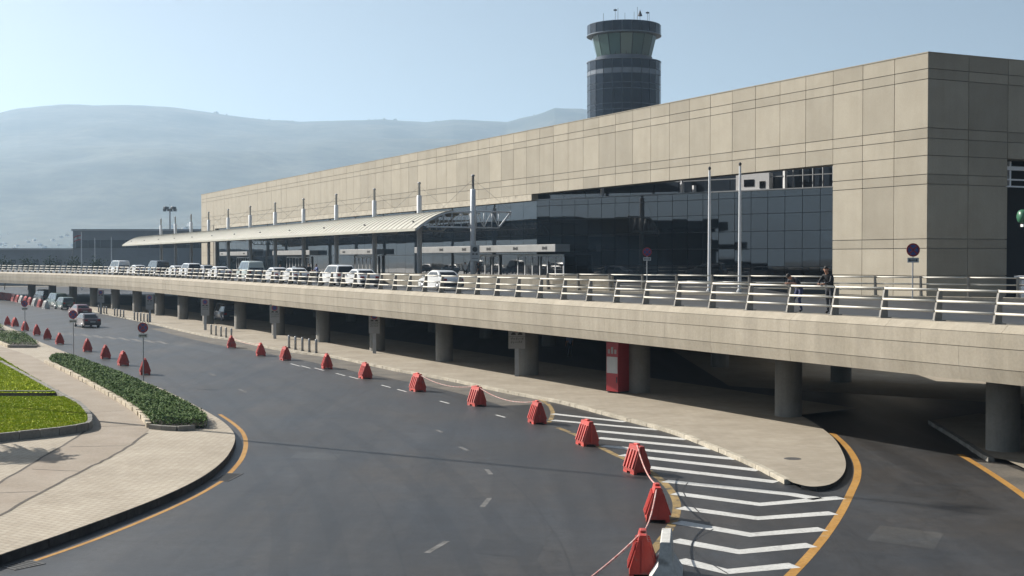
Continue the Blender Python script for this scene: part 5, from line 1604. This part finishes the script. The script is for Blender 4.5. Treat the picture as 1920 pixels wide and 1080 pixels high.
# ------------------------------------------------------------------ people
def person(loc, ang, joints, mats, label, scale=1.0, z=None):
    """joints: dict of named points (x forward, y left, z up); one skinned body"""
    J = joints
    verts, edges, rad = [], [], []
    idx = {}
    def v(n, p, r):
        idx[n] = len(verts); verts.append(p); rad.append(r)
    order = [('pelvis', .135), ('waist', .125), ('chest', .150), ('neck_base', .085), ('neck', .058), ('head_low', .075), ('head', .095), ('head_top', .07)]
    for n_, r_ in order: v(n_, J[n_], r_)
    chain = [('pelvis', 'waist'), ('waist', 'chest'), ('chest', 'neck_base'), ('neck_base', 'neck'), ('neck', 'head_low'), ('head_low', 'head'), ('head', 'head_top')]
    for sd in ('l', 'r'):
        for n_, r_ in (('shoulder_', .068), ('elbow_', .046), ('wrist_', .031), ('palm_', .036)): v(n_ + sd, J[n_ + sd], r_)
        for n_, r_ in (('hip_', .10), ('knee_', .066), ('ankle_', .046), ('toe_', .040)): v(n_ + sd, J[n_ + sd], r_)
        chain += [('chest', 'shoulder_' + sd), ('shoulder_' + sd, 'elbow_' + sd), ('elbow_' + sd, 'wrist_' + sd), ('wrist_' + sd, 'palm_' + sd),
                  ('pelvis', 'hip_' + sd), ('hip_' + sd, 'knee_' + sd), ('knee_' + sd, 'ankle_' + sd), ('ankle_' + sd, 'toe_' + sd)]
        base = Vector(J['palm_' + sd]); wr = Vector(J['wrist_' + sd])
        d = (base - wr).normalized(); side = d.cross(Vector((0, 0, 1)))
        side = side.normalized() if side.length > .1 else Vector((0, 1, 0))
        for k in range(4):
            o = side * ((k - 1.5) * 0.019)
            a = base + d * .03 + o; b = base + d * (.065 + .012 * (1 - abs(k - 1.4) / 2)) + o * 1.15 + Vector((0, 0, -.012)); c_ = b + d * .022 + Vector((0, 0, -.02))
            for q, (n_, p_) in enumerate((('a', a), ('b', b), ('c', c_))): v('f%d%s%s' % (k, n_, sd), tuple(p_), (.009, .0085, .007)[q])
            chain += [('palm_' + sd, 'f%da%s' % (k, sd)), ('f%da%s' % (k, sd), 'f%db%s' % (k, sd)), ('f%db%s' % (k, sd), 'f%dc%s' % (k, sd))]
        a = base - d * .01 - side * .035; b = a + d * .035 - side * .02
        v('ta' + sd, tuple(a), .011); v('tb' + sd, tuple(b), .009); chain += [('palm_' + sd, 'ta' + sd), ('ta' + sd, 'tb' + sd)]
    edges = [(idx[a], idx[b]) for a, b in chain]
    me0 = bpy.data.meshes.new('skeleton'); me0.from_pydata([tuple(p) for p in verts], edges, [])
    ob = bpy.data.objects.new('person', me0); col.objects.link(ob)
    sk = ob.modifiers.new('skin', 'SKIN'); sk.use_smooth_shade = True
    for i, r_ in enumerate(rad):
        me0.skin_vertices[0].data[i].radius = (r_, r_)
    me0.skin_vertices[0].data[idx['chest']].radius = (.175, .125)
    me0.skin_vertices[0].data[idx['waist']].radius = (.15, .115)
    me0.skin_vertices[0].data[0].use_root = True
    sb = ob.modifiers.new('sub', 'SUBSURF'); sb.levels = 2; sb.render_levels = 2
    dg = bpy.context.evaluated_depsgraph_get()
    me = bpy.data.meshes.new_from_object(ob.evaluated_get(dg))
    ob.modifiers.clear(); ob.data = me; me.name = 'person'
    me.materials.clear()
    for m_ in mats: me.materials.append(m_)          # skin, shirt, trousers, shoe
    pel = Vector(J['pelvis']); bones = []
    def seg(a, b, m_): bones.append((Vector(J[a]), Vector(J[b]), m_))
    seg('head_low', 'head_top', 0); seg('neck', 'head_low', 0)
    seg('pelvis', 'waist', 1); seg('waist', 'chest', 1); seg('chest', 'neck_base', 1)
    for sd in ('l', 'r'):
        seg('chest', 'shoulder_' + sd, 1); seg('shoulder_' + sd, 'elbow_' + sd, 1); seg('elbow_' + sd, 'wrist_' + sd, 4); seg('wrist_' + sd, 'palm_' + sd, 0)
        seg('hip_' + sd, 'knee_' + sd, 2); seg('knee_' + sd, 'ankle_' + sd, 2); seg('ankle_' + sd, 'toe_' + sd, 3)
    for p in me.polygons:
        c_ = p.center; best = (9, 0)
        for a, b, m_ in bones:
            t = max(0, min(1, (c_ - a).dot(b - a) / max(1e-6, (b - a).length_squared)))
            dd = (a + (b - a) * t - c_).length
            if dd < best[0]: best = (dd, m_)
        m_ = best[1]
        if m_ == 4: m_ = 0 if len(mats) < 5 else 4
        p.material_index = m_; p.use_smooth = True
    ob.location = loc; ob.rotation_euler = (0, 0, ang); ob.scale = (scale,) * 3
    tag(ob, label, 'person')
    # face and hair
    hl, hd, ht = Vector(J['head_low']), Vector(J['head']), Vector(J['head_top'])
    up_ = (ht - hl).normalized()
    fw_ = Vector(J.get('look', (1, 0, 0))); fw_ = (fw_ - up_ * fw_.dot(up_)).normalized()
    sd_ = up_.cross(fw_)
    hb = MB(); c_ = hd + up_ * .025 - fw_ * .018
    rings = []
    for i in range(7):
        ph = -0.25 + i * (math.pi / 2 + .2) / 6
        rings.append([tuple(c_ + (fw_ * math.cos(t) * .100 + sd_ * math.sin(t) * .088) * max(.02, math.cos(ph)) + up_ * (.108 * math.sin(ph) + (.035 if math.cos(t) > .35 and i < 3 else 0))) for t in [2 * math.pi * k / 12 for k in range(12)]])
    hb.loft(rings).build('hair', M['hair'], ob, True)
    fb_ = MB()
    nb = hd + fw_ * .090 - up_ * .01
    fb_.add([tuple(nb + up_ * .03), tuple(nb - up_ * .02 + sd_ * .015), tuple(nb - up_ * .02 - sd_ * .015), tuple(nb + fw_ * .025 - up_ * .014)], [(0, 1, 3), (1, 2, 3), (2, 0, 3)])
    fb_.build('nose', M['skin'], ob)
    for s_ in (-1, 1):
        e = hd + fw_ * .088 + sd_ * s_ * .034 + up_ * .014
        MB().lathe([(.002, -.008), (.011, 0), (.002, .008)], 8, tuple(e)).build('eye', M['hair'], ob)
        e = hd + sd_ * s_ * .094 - fw_ * .01
        MB().lathe([(.004, -.03), (.018, -.01), (.02, .02), (.006, .032)], 8, tuple(e)).build('ear', M['skin'], ob, True)
    mo_ = hd + fw_ * .086 - up_ * .05
    MB().hexa([tuple(mo_ + sd_ * a + up_ * b + fw_ * c2) for a, b, c2 in ((-.024, -.006, 0), (.024, -.006, 0), (.024, -.006, .006), (-.024, -.006, .006), (-.02, .004, 0), (.02, .004, 0), (.02, .004, .006), (-.02, .004, .006))]).build('mouth', M['sign_red'], ob)
    return ob
def stand(lean=0.0, arms='down'):
    J = {'pelvis': (0, 0, .95), 'waist': (.01, 0, 1.10), 'chest': (.02 + lean * .25, 0, 1.32), 'neck_base': (.02 + lean * .38, 0, 1.47), 'neck': (.03 + lean * .45, 0, 1.53),
         'head_low': (.045 + lean * .5, 0, 1.58), 'head': (.055 + lean * .53, 0, 1.655), 'head_top': (.055 + lean * .55, 0, 1.72), 'look': (1, 0, -.15)}
    for sd, s_ in (('l', 1), ('r', -1)):
        J['shoulder_' + sd] = (.02 + lean * .33, s_ * .19, 1.42)
        if arms == 'down':
            J['elbow_' + sd] = (-.01, s_ * .25, 1.14); J['wrist_' + sd] = (.06, s_ * .26, .90); J['palm_' + sd] = (.08, s_ * .26, .83)
        else:
            J['elbow_' + sd] = (.22 + lean * .3, s_ * .25, 1.18); J['wrist_' + sd] = (.44 + lean * .2, s_ * .14, 1.13); J['palm_' + sd] = (.51 + lean * .2, s_ * .10, 1.13)
        J['hip_' + sd] = (0, s_ * .095, .90); J['knee_' + sd] = (.03 + .04 * s_, s_ * .11, .50); J['ankle_' + sd] = (-.02 + .05 * s_, s_ * .12, .085); J['toe_' + sd] = (.13 + .05 * s_, s_ * .14, .04)
    return J
# first man bends over, forearms resting on the top rail
JB = {'pelvis': (-.18, 0, .93), 'waist': (-.10, 0, 1.07), 'chest': (.14, 0, 1.25), 'neck_base': (.27, 0, 1.34), 'neck': (.33, 0, 1.37), 'head_low': (.375, 0, 1.385), 'head': (.44, 0, 1.41), 'head_top': (.49, 0, 1.44), 'look': (.5, .25, -1)}
for sd, s_ in (('l', 1), ('r', -1)):
    JB['shoulder_' + sd] = (.20, s_ * .19, 1.29); JB['elbow_' + sd] = (.27, s_ * .24, 1.13); JB['wrist_' + sd] = (.47, s_ * .10, 1.15); JB['palm_' + sd] = (.54, s_ * .06, 1.155)
    JB['hip_' + sd] = (-.17, s_ * .095, .88); JB['knee_' + sd] = (-.02 + .10 * (s_ < 0), s_ * .11, .49); JB['ankle_' + sd] = (-.16 + .26 * (s_ < 0), s_ * .12, .085); JB['toe_' + sd] = (-.01 + .26 * (s_ < 0), s_ * .14, .04)
out_ang = math.atan2(ND.y, ND.x)
p1 = deck_pt(2.8, -0.72); p2 = deck_pt(0.85, -0.72)
person((p1.x, p1.y, DECK + .003), out_ang + .1, JB, [M['skin'], M['grey_shirt'], M['jeans'], M['shoe']], 'man in dark shirt and blue jeans bent over the railing on his forearms')
J2 = stand(.35, 'rest'); J2['look'] = (1, .3, -.2)
person((p2.x, p2.y, DECK + .003), out_ang + .25, J2, [M['skin'], M['black_shirt'], M['dark_trousers'], M['shoe'], M['black_shirt']], 'man in black jacket standing upright with hands on the railing', 1.03)
p = G(1068, 668, 0.0)
person((p.x, p.y, 0.003), 1.9, stand(), [M['skin'], M['blue_shirt'], M['dark_trousers'], M['shoe']], 'person in dark clothes walking in the shade beneath the elevated road')
def dperson(px, off, mats, label, ang):
    best = min(((abs(deck_pt(k * .1, -off).x / deck_pt(k * .1, -off).y - (px - 960) / F_PX), k * .1) for k in range(0, 2000)))
    q = deck_pt(best[1], -off)
    person((q.x, q.y, DECK - .12 if off < 18 else DECK + .033), ang, stand(.1, random.choice(('down', 'rest'))), mats, label, random.uniform(.95, 1.02))
dperson(580, 6.4, [M['skin'], M['black_shirt'], M['dark_trousers'], M['shoe']], 'person in black standing between the saloon and the white minivan', 2.2)
dperson(595, 6.6, [M['skin'], M['blue_shirt'], M['dark_trousers'], M['shoe']], 'person in pale blue shirt beside the white minivan', 3.6)
dperson(527, 6.2, [M['skin'], M['blue_shirt'], M['jeans'], M['shoe']], 'person in blue shirt by the saloon behind the pale green van', 4.0)
dperson(898, 24.0, [M['skin'], M['black_shirt'], M['dark_trousers'], M['shoe']], 'person in black by the nearest canopy mast before the porch doors', 2.6)
dperson(872, 24.0, [M['skin'], M['white_shirt'], M['dark_trousers'], M['shoe']], 'person in white shirt waiting left of the nearest canopy mast', 1.6)

# ------------------------------------------------------------------ haze
hz = MB().box(-8400, 8400, -8400, 8400, -1.5, 760).build('haze', None)
hz.data.materials.clear()
hm_ = bpy.data.materials.new('haze_air'); hm_.use_nodes = True
nt = hm_.node_tree
for n_ in list(nt.nodes):
    if n_.type == 'BSDF_PRINCIPLED': nt.nodes.remove(n_)
pv = nt.nodes.new('ShaderNodeVolumePrincipled')
pv.inputs['Color'].default_value = (0.555, 0.762, 0.985, 1)
pv.inputs['Density'].default_value = HAZE_DENSITY
pv.inputs['Anisotropy'].default_value = 0.35
outn = [n_ for n_ in nt.nodes if n_.type == 'OUTPUT_MATERIAL'][0]
nt.links.new(pv.outputs['Volume'], outn.inputs['Volume'])
hz.data.materials.append(hm_)
tag(hz, 'pale bluish haze filling the air in front of the hills', 'haze', kind='stuff')
